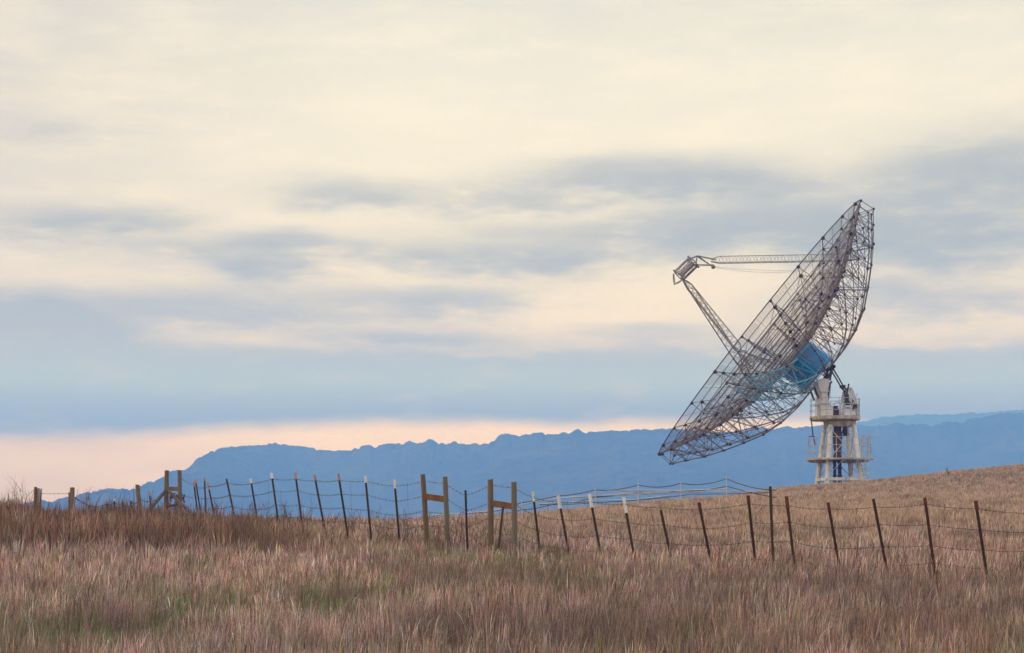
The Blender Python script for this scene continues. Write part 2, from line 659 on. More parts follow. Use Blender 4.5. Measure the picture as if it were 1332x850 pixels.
rows = np.concatenate([np.linspace(-80, 8, 12), 8 + (np.exp(np.linspace(0, math.log(7600 / 10.0), 330)) - 1) * 10 + .5])
us = np.linspace(-1, 1, 341)
us = np.sign(us) * (np.abs(us) * .35 + np.abs(us) ** 3 * .75)
W = np.maximum(np.abs(rows), 12) + 25
GX = us[None, :] * W[:, None]
GY = np.repeat(rows[:, None], len(us), 1)
GZ = ground(GX, GY)
tag(grid_object('ground', GX, GY, GZ, M['soil']), 'rolling dry meadow ground under the grass', None, kind='structure')

# ------------------------------------------------------------------ distant hills
SKYL = np.array([(-400, 668), (-200, 664), (0, 662), (40, 657), (90, 651), (115, 646), (140, 641), (175, 640), (200, 630), (225, 617), (245, 611),
                 (255, 600), (275, 590), (300, 583), (330, 580), (370, 579.5), (390, 582), (415, 587), (440, 589), (458, 588), (480, 585), (500, 580),
                 (540, 579), (600, 580), (636, 579), (648, 573), (665, 570), (700, 569), (780, 565), (830, 563), (900, 562), (950, 563), (1000, 561),
                 (1060, 557), (1113, 555), (1150, 555), (1210, 555), (1250, 553), (1280, 545), (1305, 538), (1332, 538), (1450, 530), (1700, 520)], float)


def crest_d(x):
    return 3700 + 1500 * np.clip((x - 150) / 220, 0, 1) + 300 * np.sin(x / 170.)


def hills(name, skyl, dfun, depth, seed, label, ncol=1100, nrow=150, xs=(-420, 1750), canopy=7.0, cell=17.0):
    xx = np.linspace(xs[0], xs[1], ncol)
    row = np.interp(xx, skyl[:, 0], skyl[:, 1])
    D = dfun(xx)
    row = row - (1.6 * (fbm(xx / 4.0, xx * 0 + seed, seed + 3, 3) - .5) + 4.5 * np.maximum(fbm(xx / 16.0, xx * 0 + seed, seed + 7, 2) - .45, 0) * 2)
    crest = (HY - row) / F * D
    s = np.concatenate([np.linspace(-1, 0, nrow - 22), np.linspace(0, .35, 23)[1:]])
    Sg, Xg = np.meshgrid(s, xx, indexing='ij')
    Yg = D[None, :] + Sg * depth
    U = (Xg - CX) / F
    PX = U * Yg
    prof = np.where(Sg < 0, (1 - np.abs(Sg) ** .9), 1 - (Sg / .35) ** 2 * .55)
    foot = -80.0
    Z = foot + (crest[None, :] - foot) * np.clip(prof, 0, 1)
    spur = (fbm(PX / 260., Yg / 420., seed) - .5) * 95 + (fbm(PX / 110., Yg / 150., seed + 5) - .5) * 14
    wgt = np.clip(-Sg * 4, 0, 1) * np.clip((1 + Sg) * 4, 0, 1)
    Z = Z + spur * wgt
    can = bumps(PX / cell, Yg / cell, seed) * canopy * (.35 + .9 * fbm(PX / 130., Yg / 130., seed + 8)) + (fbm(PX / 5., Yg / 5., seed + 9, 2) - .5) * 2.0
    top = np.exp(-(Sg / .012) ** 2)
    can = can + top * (bumps(PX / 22., PX * 0 + .5, seed + 4) * 6.5 * np.clip(fbm(PX / 150., PX * 0, seed + 2, 2) * 2.6 - .6, 0, 1.3) - 1)
    Z = Z + can - canopy * .45
    o = grid_object(name, PX, Yg, Z, M['forest'])
    return tag(o, label, None, kind='structure')


hills('hills', SKYL, crest_d, 1500, 21, 'long wooded ridge of blue hazy hills behind the meadow')
SKY2 = np.array([(900, 600), (1060, 572), (1113, 553), (1135, 547), (1150, 544.5), (1200, 543), (1250, 540), (1300, 537), (1332, 537), (1500, 540), (1700, 535)], float)
hills('far_hills', SKY2, lambda x: 7700 + 0 * x, 1300, 55, 'paler farther mountain ridge behind the right of the hills', ncol=300, nrow=80, xs=(900, 1700), canopy=10, cell=26.)


def distant_tree(x, ytop, wpx, hpx, label, seed):
    r = random.Random(seed)
    D = float(crest_d(np.array([float(x)]))[0]) - 12
    s = D / F
    w, h = wpx * s, hpx * s
    hpx += 5
    base = px(x, ytop + hpx, D)
    e = empty('hilltop_tree', base)
    t = MB()
    t.tube(base + Vector((0, 0, -10)), base + Vector((0, 0, h * .55)), w * .05 + .3, 6, .25)
    for k in range(4):
        a = r.random() * 6.28
        t.tube(base + Vector((0, 0, h * .3)), base + Vector((math.cos(a) * w * .3, math.sin(a) * w * .3, h * .65)), .35, 4, .12)
    t.build('trunk', M['weed'], e)
    c = MB()
    lobes = []
    for k in range(14):
        a = r.random() * 6.28
        rr = w * .36 * r.random() ** .5
        lobes.append((Vector((math.cos(a) * rr, math.sin(a) * rr, h * (.12 + .72 * r.random() ** .8 * (1 - .8 * (rr / (w * .5)) ** 2)))), w * (.11 + .10 * r.random())))
    for lc, lr in lobes:
        for k in range(110):
            d = Vector((r.gauss(0, 1), r.gauss(0, 1), r.gauss(0, .8))).normalized()
            p = base + lc + d * lr * r.uniform(.7, 1.12)
            q = Quaternion(Vector((r.gauss(0, 1), r.gauss(0, 1), r.gauss(0, 1))).normalized(), r.random() * 6.28)
            z = .9 + r.random() * .9
            k0 = len(c.v)
            for vv in ((-z, -z * .5, 0), (z, -z * .6, 0), (z * .7, z * .6, .3), (-z * .5, z * .7, 0)):
                c.v.append(p + q @ Vector(vv))
            c.face((k0, k0 + 1, k0 + 2, k0 + 3))
        c.ball(base + lc, lr * .8)
    c.build('crown', M['forest'], e)
    tag(e, label, 'tree', 'trees standing out on the skyline of the ridge')


distant_tree(130, 632, 27, 15, 'broad round tree on the hill skyline between the lone square post and the leaning post', 1)
distant_tree(160, 630, 22, 14, 'rounded tree on the skyline right above the leaning wooden post', 2)
distant_tree(219, 609, 9, 9, 'small tree on the skyline showing in the gap between the two tall braced posts', 3)
distant_tree(230, 608, 10, 9, 'small bushy tree on the skyline at the top of the right tall braced post', 4)
distant_tree(457, 582, 13, 9, 'single round tree in the notch of the blue ridge', 5)
distant_tree(514, 576, 15, 6, 'flat topped tree clump on the ridge right of the notch', 6)

# ------------------------------------------------------------------ haze
hb = MB()
hb.box((0, 3600, 120), 9000, 7900, 0, None)
hb.v = []
hb.f = []
hb.mi = []
x0, x1, y0, y1, z0, z1 = -6500, 6500, -400, 8600, -190, 575
for z in (z0, z1):
    for x, y in ((x0, y0), (x1, y0), (x1, y1), (x0, y1)):
        hb.v.append(Vector((x, y, z)))
for f in ((3, 2, 1, 0), (4, 5, 6, 7), (0, 1, 5, 4), (1, 2, 6, 5), (2, 3, 7, 6), (3, 0, 4, 7)):
    hb.face(f)
hm = bpy.data.materials.new('haze')
hm.use_nodes = True
ht = hm.node_tree
ht.nodes.clear()
pv = ht.nodes.new('ShaderNodeVolumePrincipled')
pv.inputs['Density'].default_value = HAZE_DENSITY
pv.inputs['Color'].default_value = HAZE_COLOR
pv.inputs['Absorption Color'].default_value = HAZE_ABSORB
pv.inputs['Anisotropy'].default_value = 0.0
ho = ht.nodes.new('ShaderNodeOutputMaterial')
ht.links.new(pv.outputs[0], ho.inputs['Volume'])
hz = hb.build('haze', hm)
tag(hz, 'thin blue evening haze over the valley', None, kind='stuff')

# ------------------------------------------------------------------ radio telescope
TD = 259.0
PXM = F / TD                                      # photo pixels per metre there
base = px(1092, 628, TD)
base.z = gz(base.x, base.y) - .15
BASEROW = HY - base.z / TD * F
scope = empty('radio_telescope', base)
tag(scope, 'huge open lattice dish antenna tilted up to the left on a white steel tower', 'radio telescope')


def tp(x, y, dy=0.0):
    """photo pixel on the tower's plane, dy metres farther away"""
    return Vector(((x - CX) / F * TD, TD + dy, (HY - y) / F * TD))


RC = px(987.2, 429.2, TD)                             # centre of the rim
AX = Vector((-.778, .090, .628)).normalized()     # boresight
TT = Vector((.628, 0, .778)).normalized()
BB = -(AX.cross(TT)).normalized()                 # towards the camera
R = 22.35
DEP = 6.6


def surf(r):
    return DEP * (1 - (r / R) ** 2)


BK = [(0, 11.1), (5.6, 11.0), (8.4, 10.6), (11.2, 9.7), (14, 8.2), (16.5, 6.7), (18.5, 5.4), (20.8, 3.5), (23.2, 1.6)]


def back(r):
    return float(np.interp(r, [b[0] for b in BK], [b[1] for b in BK]))


def dp(r, th, w):
    """radius, angle from TT towards BB, depth behind the rim plane"""
    return RC + TT * (r * math.cos(th)) + BB * (r * math.sin(th)) - AX * w


# ribs -------------------------------------------------------------
NR = 24
ST = [2.7, 5.6, 8.4, 11.2, 13.8, 16.4, 18.8, 20.8, 22.35]
trng = random.Random(5)


def bnode(i, th):
    r = ST[i] if ST[i] < 22 else 22.5
    return dp(r, th, back(r))


for k in range(NR):
    th = 2 * math.pi * k / NR
    blue = False
    f = MB()
    i0 = 0 if k % 2 == 0 else 3
    T_ = [dp(r, th, surf(r)) for r in ST]
    B_ = [bnode(i, th) for i in range(len(ST))]
    for i in range(i0, len(ST)):
        f.cur = 1 if (blue and i < 6) else 0
        f.tube(T_[i], B_[i], .045 if not blue else .06, 4)
        if i < len(ST) - 1:
            f.cur = 1 if (blue and i < 5) else 0
            f.tube(T_[i], T_[i + 1], .07 if k % 2 == 0 else .05, 5)
            if blue and i < 5:
                f.tube(B_[i], B_[i + 1], .10, 5)
            else:
                f.tube(B_[i], B_[i + 1], (.10 if i < 4 else .07) if k % 2 == 0 else .05, 5)
            f.tube(T_[i], B_[i + 1], .042, 4) if i % 2 else f.tube(B_[i], T_[i + 1], .042, 4)
    f.cur = 2
    for i in range(max(i0, 2), len(ST)):
        f.ball(B_[i], .19 * trng.uniform(.8, 1.2))
        if k % 2 == 0 or i % 2 or i == 8:
            f.ball(T_[i] - AX * .1, .27 * trng.uniform(.75, 1.15))
    f.build('radial_rib', [M['steel'], M['blue_light'], M['steel_dark']], scope)

# rings between the ribs --------------------------------------------
for i in (2, 4, 5, 6, 7, 8):
    r = ST[i]
    f = MB()
    for k in range(NR):
        a, b = 2 * math.pi * k / NR, 2 * math.pi * (k + 1) / NR
        if i != 5:
            f.tube(bnode(i, a), bnode(i, b), .05, 4)
        if i < 8 and (k + i) % 2 == 0:
            f.tube(bnode(i, a), bnode(i + 1, b), .036, 4)
        if i in (3, 5, 7):
            f.tube(dp(r, a, surf(r)), bnode(i, b), .034, 4)
        if i == 6:
            f.tube(dp(r, (a + b) / 2, surf(r)), bnode(i, a), .034, 4)
            f.tube(dp(r, (a + b) / 2, surf(r)), bnode(i, b), .034, 4)
    f.build('ring_truss', M['steel'], scope)

# reflecting surface --------------------------------------------------
f = MB()
for i in range(1, 16):
    r = R * i / 15.0
    f.path([dp(r, 2 * math.pi * k / 96, surf(r)) for k in range(96)], .052 if i < 15 else .08, 5, closed=True)
surface = f.build('reflector_surface', M['rim'], scope)
f = MB()
nring = 60
for i in range(4, nring):
    r = R * i / nring
    f.path([dp(r, 2 * math.pi * k / 96, surf(r)) for k in range(96)], .0125, 3, closed=True)
for k in range(240):
    th = 2 * math.pi * k / 240
    r0 = 2.0 if k % 4 == 0 else (6.0 if k % 2 == 0 else 11.0)
    f.path([dp(r0 + (R - r0) * s / 8, th, surf(r0 + (R - r0) * s / 8)) for s in range(9)], .012 if k % 5 else .035, 3)
wm = f.build('wire_grid', M['wire'], surface)
# fine screen panels
f = MB()
na, nrr = 120, 20
for i in range(nrr + 1):
    for k in range(na):
        r = 1.5 + (R - 1.5) * i / nrr
        f.v.append(dp(r, 2 * math.pi * k / na, surf(r) - .03))
for i in range(nrr):
    for k in range(na):
        j = (k + 1) % na
        f.face((i * na + k, i * na + j, (i + 1) * na + j, (i + 1) * na + k))
scr = f.build('screen_panel', M['screen'], surface)
at = scr.data.attributes.new('panel', 'FLOAT', 'FACE')
pv_ = []
prn = random.Random(3)
cell = {}
for i in range(nrr):
    for k in range(na):
        key = (i // 2, k // 3)
        if key not in cell:
            v = prn.random()
            cell[key] = .25 + .4 * v if v < .8 else prn.choice((0.0, 1.0))
        pv_.append(cell[key])
at.data.foreach_set('value', pv_)

# hub -------------------------------------------------------------------
HO = TT * .1 - AX * .2
hp = lambda rr, a, w: dp(rr, a, w) + HO
f = MB()
n = 14
for w, rr in ((6.35, 2.4), (6.4, 2.95), (10.0, 2.95), (10.35, 2.75)):
    for k in range(n):
        f.v.append(hp(rr, 2 * math.pi * k / n, w))
f.face(tuple(range(n)))
f.face(tuple(3 * n + i for i in range(n))[::-1])
for q in range(3):
    for i in range(n):
        j = (i + 1) % n
        f.face((q * n + i, q * n + j, (q + 1) * n + j, (q + 1) * n + i))
hub = f.build('reflector_hub', M['blue'], scope)
f = MB()
for w in (6.6, 9.9):
    f.path([hp(3.08, 2 * math.pi * k / 28, w) for k in range(28)], .08, 5, closed=True)
for k in range(0, 28, 7):
    a, b = 2 * math.pi * k / 28, 2 * math.pi * (k + 4) / 28
    f.tube(hp(3.08, a, 6.7), hp(3.08, b, 9.9), .05, 4)
    f.tube(hp(3.08, a, 6.7), hp(3.08, a, 9.9), .05, 4)
f.build('hub_frame', M['blue_light'], hub)
# pale blue box girder running from the hub out under the near side of the surface
f = MB()
ga = math.radians(125)
gr = [3.0, 5.7, 8.4, 11.1, 13.8, 16.4]


def gn(i, side, low):
    r = gr[i]
    lat = side * (1.5 - .35 * i / 5)
    w = surf(r) + .4 + (low * (3.5 - 1.2 * i / 5))
    return dp(r, ga, w) + (BB * math.cos(ga) - TT * math.sin(ga)) * lat


for i in range(6):
    for side in (-1, 1):
        f.tube(gn(i, side, 0), gn(i, side, 1), .07, 5)
        if i < 5:
            f.tube(gn(i, side, 0), gn(i + 1, side, 0), .105, 5)
            f.tube(gn(i, side, 1), gn(i + 1, side, 1), .105, 5)
            a, b = (0, 1) if i % 2 else (1, 0)
            f.tube(gn(i, side, a), gn(i + 1, side, b), .06, 5)
    for low in (0, 1):
        f.tube(gn(i, -1, low), gn(i, 1, low), .06, 5)
        if i < 5:
            f.tube(gn(i, -1, low), gn(i + 1, 1, low), .045, 4)
f.build('blue_girder', M['blue_light'], hub)


# feed legs ---------------------------------------------------------------
def tw(t, b, w):
    return RC + TT * t + BB * b - AX * w


def lattice(f, p, q, wid, wid2, r, rl, bays, up):
    p, q = Vector(p), Vector(q)
    d = (q - p).normalized()
    x = d.cross(up).normalized()
    y = x.cross(d).normalized()

    def c(s, k):
        w = wid + (wid2 - wid) * s
        if s < .06:
            w *= .35 + .65 * s / .06
        if s > .94:
            w *= .35 + .65 * (1 - s) / .06
        o = ((0, .62), (-.55, -.38), (.55, -.38))[k]
        return p.lerp(q, s) + x * o[0] * w + y * o[1] * w
    for k in range(3):
        for i in range(bays):
            f.tube(c(i / bays, k), c((i + 1) / bays, k), r, 5, cap=False)
            j = (k + 1) % 3
            a = (i / bays, (i + 1) / bays) if i % 2 else ((i + 1) / bays, i / bays)
            f.tube(c(a[0], k), c(a[1], j), rl, 3, cap=False)


rl = 15.7
for az_, start, wd in ((0.0, tw(3.5, 0, -11.4), .95), (math.radians(116), tw(-1.15, .35, -12.6), .85), (math.radians(-106), tw(-1.0, -.35, -12.4), .85)):
    f = MB()
    end = dp(rl, az_, surf(rl) + (.2 if az_ == 0 else 0))
    if az_ == 0:
        lattice(f, start, end, wd, wd, .05, .028, 40, Vector((0, 0, 1)))
    else:
        mid = start.lerp(end, .78) - AX * .55 - TT * .15
        lattice(f, start, mid, wd, wd * 1.25, .075, .03, 26, AX)
        lattice(f, mid, end, wd * 1.25, .7, .07, .03, 8, AX)
        for dd in (-.9, .9):
            f.tube(mid, dp(rl - 3, az_ + dd * .12, surf(rl - 3)), .05, 4)
    f.build('feed_leg', M['steel_pale'] if az_ == 0 else M['steel'], scope)

# feed cabin: open cage between two end plates
f = MB()
fc = RC + (px(890.5, 350, TD) - px(988, 430, TD))
fc = tw(.45, 0, -13.4)
hx = (TT * .97 + AX * -.12).normalized()
hy = hx.cross(BB).normalized()
ringv = lambda s, rr, k, n=10: fc + hx * s + (hy * math.cos(2 * math.pi * k / n) + BB * math.sin(2 * math.pi * k / n)) * rr * .94
for s in (-1.4, 1.4):
    f.path([ringv(s, 1.22, k, 20) for k in range(20)], .07, 4, closed=True)
    f.path([ringv(s, .9, k, 20) for k in range(20)], .05, 4, closed=True)
    for k in range(10):
        f.tube(ringv(s, .5, k), ringv(s, 1.22, k), .035, 4)
for k in range(10):
    f.tube(ringv(-1.4, .98, k), ringv(1.4, .98, k), .06, 4)
    f.tube(ringv(-1.4, .98, k), ringv(0, .98, k + 1), .035, 3)
    f.tube(ringv(0, .98, k + 1), ringv(1.4, .98, k), .035, 3)
feed = f.build('feed_cabin', M['steel_pale'], scope)
f = MB()
f.tube(fc + hx * -1.2 + hy * .1, fc + hx * 1.1 + hy * .1, .42, 10)
f.build('receiver_drum', M['wood_pale'], feed)
# lower hoop and upper triangular frame
f = MB()
P = [(877, 355), (877.5, 361), (878.5, 368), (883, 366.5), (888, 363)]
for dy in (-.7, .7):
    f.path([px(a, b, TD) + AX * 0 + Vector((0, fc.y - TD + dy, 0)) for a, b in P], .07, 4)
for a, b in P[1:4]:
    f.tube(px(a, b, TD) + Vector((0, fc.y - TD - .7, 0)), px(a, b, TD) + Vector((0, fc.y - TD + .7, 0)), .06, 4)
f.build('horn_hoop', M['steel_pale'], feed)
f = MB()
yo = Vector((0, fc.y - TD, 0))
q = lambda a, b, dy=0: px(a, b, TD) + yo + Vector((0, dy, 0))
for dy in (-.75, .75):
    f.tube(q(893, 338, dy), q(908, 331.5, dy * .4), .07, 5)
    f.tube(q(908, 331.5, dy * .4), q(933, 336.5, dy * .5), .055, 5)
    f.tube(q(904, 343.5, dy), q(929, 343.5, dy * .5), .06, 5)
    f.tube(q(908, 331.5, dy * .4), q(906, 344, dy), .055, 5)
    f.tube(q(904, 343.5, dy), q(896, 336, dy), .05, 5)
    f.tube(q(908, 331.5, dy * .4), q(928, 345.5, 0), .075, 5)
f.ball(q(929, 346), .33)
f.build('head_frame', M['steel_pale'], feed)
f = MB()
s0, s1 = q(929, 346), q(1046, 351)
for sag, z in ((.9, 0), (.45, .25)):
    f.path([s0.lerp(s1, i / 16) + Vector((0, 0, z * .3 - sag * 4 * (i / 16) * (1 - i / 16) * .5)) for i in range(17)], .022, 3)
f.build('feed_cable', M['steel_pale'], scope)

# tower ---------------------------------------------------------------------
zt = lambda y: (HY - y) / F * TD
xt = lambda x: (x - CX) / F * TD
xc = xt(1092)
corners = [math.radians(45 + 90 * i + 6) for i in range(4)]
for a in corners:
    f = MB()
    b0 = Vector((xc + 3.75 * 1.22 * math.cos(a) * .82, TD + 3.75 * math.sin(a), base.z - .8))
    t0 = Vector((xc - .05 + 2.35 * math.cos(a), TD + 2.2 * math.sin(a), zt(554)))
    f.tube(b0, t0, .37, 10, .31)
    for s in (.07, .36, .66, .97):
        c = b0.lerp(t0, s)
        f.tube(c - Vector((0, 0, .06)), c + Vector((0, 0, .06)), .44 - .07 * s, 10)
    f.build('tower_leg', M['white'], scope)
f = MB()
pt = [Vector((xc + 3.55 * math.cos(a), TD + 3.55 * math.sin(a), zt(624))) for a in corners]
for i in range(4):
    f.beam(pt[i], pt[(i + 1) % 4], .42, .42)
f.build('base_beam', M['white'], scope)
for i in range(4):
    f = MB()
    a, b = corners[i], corners[(i + 1) % 4]
    lo1 = Vector((xc + 3.4 * math.cos(a), TD + 3.4 * math.sin(a), zt(621)))
    lo2 = Vector((xc + 3.4 * math.cos(b), TD + 3.4 * math.sin(b), zt(621)))
    mi1 = Vector((xc + 2.9 * math.cos(a), TD + 2.9 * math.sin(a), zt(598)))
    mi2 = Vector((xc + 2.9 * math.cos(b), TD + 2.9 * math.sin(b), zt(598)))
    up1 = Vector((xc + 2.3 * math.cos(a), TD + 2.3 * math.sin(a), zt(560)))
    up2 = Vector((xc + 2.3 * math.cos(b), TD + 2.3 * math.sin(b), zt(560)))
    c1 = (mi1 + mi2) / 2
    f.tube(lo1, c1, .06, 5)
    f.tube(lo2, c1, .06, 5)
    f.tube(mi1, up2, .07, 5)
    f.tube(mi2, up1, .07, 5)
    f.build('cross_brace', M['rail'], scope)


def railing(f, c, r, z, h, n, rails=(1., .5), a0=0., a1=2 * math.pi, rt=.036, kick=True):
    seg = max(6, n * 2)
    for s in rails:
        pts = [Vector((c[0] + r * math.cos(a0 + (a1 - a0) * i / seg), c[1] + r * math.sin(a0 + (a1 - a0) * i / seg), z + h * s)) for i in range(seg + 1)]
        f.path(pts, rt, 4)
    for i in range(n + 1):
        a = a0 + (a1 - a0) * i / n
        f.tube((c[0] + r * math.cos(a), c[1] + r * math.sin(a), z), (c[0] + r * math.cos(a), c[1] + r * math.sin(a), z + h), rt * 1.15, 4)


# lower platform
f = MB()
lc = (xt(1090), TD)
zp = zt(600)
f.disc(lc, 4.3, zp + .08, zp + .32, 24)
for k in range(12):
    a = 2 * math.pi * k / 12
    f.beam((lc[0] + 2 * math.cos(a), lc[1] + 2 * math.sin(a), zp - .12), (lc[0] + 4.25 * math.cos(a), lc[1] + 4.25 * math.sin(a), zp - .06), .12, .2)
plat = f.build('lower_platform', M['deck'], scope)
f = MB()
railing(f, lc, 4.2, zp + .32, 2.9, 14, (1., .62, .3))
f.build('railing', M['rail'], plat)
f = MB()      # little cage at the ladder head
bx0, bx1 = xt(1119), xt(1130.5)
for yy in (TD - 1.2, TD + .6):
    f.tube((bx0, yy, zp + .3), (bx0, yy, zt(567)), .06, 4)
    f.tube((bx1, yy, zp + .3), (bx1, yy, zt(567)), .08, 4)
    for y_ in (567, 577, 587):
        f.tube((bx0, yy, zt(y_)), (bx1, yy, zt(y_)), .05, 4)
f.box((xt(1127), TD - .3, zp + .25), 1.6, 2.4, .24)
f.build('ladder_cage', M['rail'], plat)
f = MB()
la, lb = Vector((xt(1117), TD - 2.6, zt(598))), Vector((xt(1124), TD - 3.1, zt(632)))
for dx in (-.32, .32):
    f.tube(la + Vector((dx, 0, 0)), lb + Vector((dx, 0, 0)), .085, 4)
for i in range(9):
    c = la.lerp(lb, (i + .3) / 9)
    f.tube(c - Vector((.32, 0, 0)), c + Vector((.32, 0, 0)), .06, 4)
f.build('ladder', M['rail'], scope)
# central services
for dx, y0_, y1_, rr, mt_ in ((-.45, 632, 592, .22, 'rust'), (.25, 632, 592, .26, 'rust')):
    f = MB()
    f.tube((xt(1090) + dx, TD, zt(y0_)), (xt(1090) + dx, TD, zt(y1_)), rr, 8)
    for y_ in (620, 610, 601):
        f.tube((xt(1090) + dx, TD, zt(y_)), (xt(1090) + dx, TD, zt(y_ - 1.6)), rr * 1.35, 8)
    f.build('service_pipe', M[mt_], scope)
f = MB()
f.tube((xt(1089.5), TD, zp), (xt(1089.5), TD, zt(578)), .45, 10, .6)
f.tube((xt(1089.5), TD, zt(578)), (xt(1089.5), TD, zt(562)), .62, 10, .7)
f.tube((xt(1089.5), TD, zt(562)), (xt(1089.5), TD, zt(553)), .55, 10)
f.tube((xt(1098), TD + .5, zt(564)), (xt(1101), TD + .5, zt(553)), .3, 6)
f.box((xt(1100), TD + .4, zt(563)), .5, .5, .9)
f.build('slip_ring_column', M['rust'], scope)
# turntable
f = MB()
f.disc((xt(1092.3), TD), 2.1, zt(555.5), zt(554), 32)
f.disc((xt(1092.3), TD), 2.25, zt(554), zt(548.5), 36)
f.disc((xt(1092), TD), 2.0, zt(548.5), zt(546), 36)
f.build('turntable_ring', M['deck'], scope)
f = MB()
uc = (xt(1086), TD)
f.disc(uc, 3.55, zt(546), zt(542.5), 20)
f.disc(uc, 3.45, zt(547.2), zt(546), 20, 3.5)
for a in range(10):
    t = a * .628
    f.beam((uc[0] + 1.5 * math.cos(t), uc[1] + 1.5 * math.sin(t), zt(547.6)), (uc[0] + 3.4 * math.cos(t), uc[1] + 3.4 * math.sin(t), zt(546.6)), .14, .2)
deck = f.build('upper_deck', M['deck'], scope)
f = MB()
railing(f, uc, 3.45, zt(542.5), zt(519.5) - zt(542.5), 12, (1., .66, .33))
f.build('railing', M['rail'], deck)
f = MB()
f.tube((xt(1053.5), TD - 1, zt(545)), (xt(1056), TD - 1, zt(568)), .09, 5)
f.tube((xt(1056), TD - 1, zt(568)), (xt(1059), TD - 1, zt(580)), .07, 5)
f.tube((xt(1051), TD - 1, zt(568.5)), (xt(1058), TD - 1, zt(568.5)), .06, 5)
f.build('drop_arm', M['rust'], deck)
# yoke: two side frames in white, brown struts up to the elevation bearings
pv0 = (1081, 479)
for dy in (-1.9, 1.9):
    f = MB()
    poly = [(1060, 499), (1062, 495.5), (1067, 494), (1075, 495.5), (1075.5, 500), (1073, 514), (1074.5, 524), (1079, 531), (1080, 542.5), (1065.5, 542.5), (1065, 514), (1061.5, 506)]
    f.prism([(xt(a), zt(b)) for a, b in poly], TD + dy - .35, TD + dy + .35)
    for y_ in (511, 526):
        f.box((xt(1068.5), TD + dy, zt(y_)), 1.35, 1.06, .1)
    f.build('yoke_arm', M['white'], scope)
    f = MB()
    pp = tp(*pv0, dy)
    f.beam(tp(1072, 497, dy), pp, .32, .35, .22, .3)
    f.beam(tp(1076, 497, dy), pp, .16, .2)
    f.tube(tp(1076, 499, dy), tp(1073.5, 524, dy), .17, 6)
    f.tube(tp(1076.5, 499, dy - .3), tp(1078, 500.5, dy - .3), .25, 6)
    f.tube(tp(1056, 504, dy), tp(1062, 520, dy), .15, 6)
    f.tube(pp - Vector((0, .4, 0)), pp + Vector((0, .4, 0)), .28, 10)
    f.build('bearing_strut', M['rust'], scope)
f = MB()
for dy in (-.9, .9):
    f.beam(tp(1082, 480, dy), tp(1096, 504, dy), .15, .18)
    f.beam(tp(1096, 504, dy), tp(1106, 514, dy), .2, .24)
    f.beam(tp(1103, 512, dy), tp(1116, 541, dy), .2, .24)
f.tube(tp(1081.5, 484), tp(1079.5, 519), .035, 4)
f.box(tp(1096, 503), .5, 2.0, .3)
f.build('elevation_screw', M['rust'], scope)
# bracket tying the hub to the elevation axle
f = MB()
for dy in (-1.2, 1.2):
    f.beam(tp(1068, 484, dy), tp(*pv0, dy), .25, .25)
f.tube(tp(*pv0, -2.3), tp(*pv0, 2.3), .2, 10)
f.build('axle_bracket', M['rust'], scope)
# machinery on the deck
f = MB()
OUT = ((1094, 542), (1095, 532), (1098, 520), (1100, 509), (1104, 506), (1107, 512), (1111, 524), (1114, 541))
for dy in (-1.5, 1.5):
    for a, b in zip(OUT[:-1], OUT[1:]):
        f.beam(tp(*a, dy), tp(*b, dy), .34, .3)
    f.prism([(xt(a), zt(b)) for a, b in ((1099.5, 524), (1101, 510), (1104, 507.5), (1106, 513), (1106, 526))], TD + dy - .1, TD + dy + .1)
    f.beam(tp(1096, 531, dy), tp(1112, 531, dy), .25, .25)
f.beam(tp(1104, 508, -1.6), tp(1104, 508, 1.6), .3, .3)
f.box(tp(1105, 538.5), 1.7, 2.2, .8)
f.build('drive_frame', M['white'], scope)
f = MB()
f.box(tp(1098, 520, -2.0), .5, .7, 1.1)
f.tube(tp(1097, 526, -2.0), tp(1102, 526, -2.0), .33, 8)
f.tube(tp(1097, 518, -1.9), tp(1094, 506, -1.6), .1, 5)
f.tube(tp(1098, 516, -1.9), tp(1101, 501, -1.9), .12, 5)
f.build('drive_motor', M['rust'], scope)
f = MB()
f.box(tp(1084.5, 535.5, -1.4), .55, .8, 1.35)
f.box(tp(1086.6, 537, -1.3), .5, .4, .9)
f.build('gear_case', M['rust'], scope)
f = MB()
f.box(tp(1109, 530, -1.9), .5, .5, .6)
f.build('junction_box', M['rust'], scope)
f = MB()
f.box(tp(1101, 539.5, -2.4), 1.5, .9, .6)
f.tube(tp(1101, 539.5, -2.2), tp(1112, 513, -2.0), .06, 5)
f.build('control_cabinet', M['white'], scope)
f = MB()
f.tube(tp(1079, 532, -2.0), tp(1084, 524, -2.0), .1, 5)
f.tube(tp(1084, 524, -2.0), tp(1092, 526, -2.0), .09, 5)
f.tube(tp(1091, 523, -2.0), tp(1091, 542, -2.0), .08, 5)
f.build('deck_bracket', M['white'], scope)

# ------------------------------------------------------------------ fences
frng = random.Random(17)


def y_fence(x):
    return float(np.interp(x, [150, 180, 200, 225, 258, 281, 307, 363, 440, 515, 555, 638, 669, 703, 767, 857, 983, 1142, 1275, 1420],
                           [62, 60, 59, 58, 57, 54, 50, 46, 42.5, 41, 40.3, 39, 38.5, 37.3, 35.5, 33.6, 32, 30.5, 30, 29.6]))


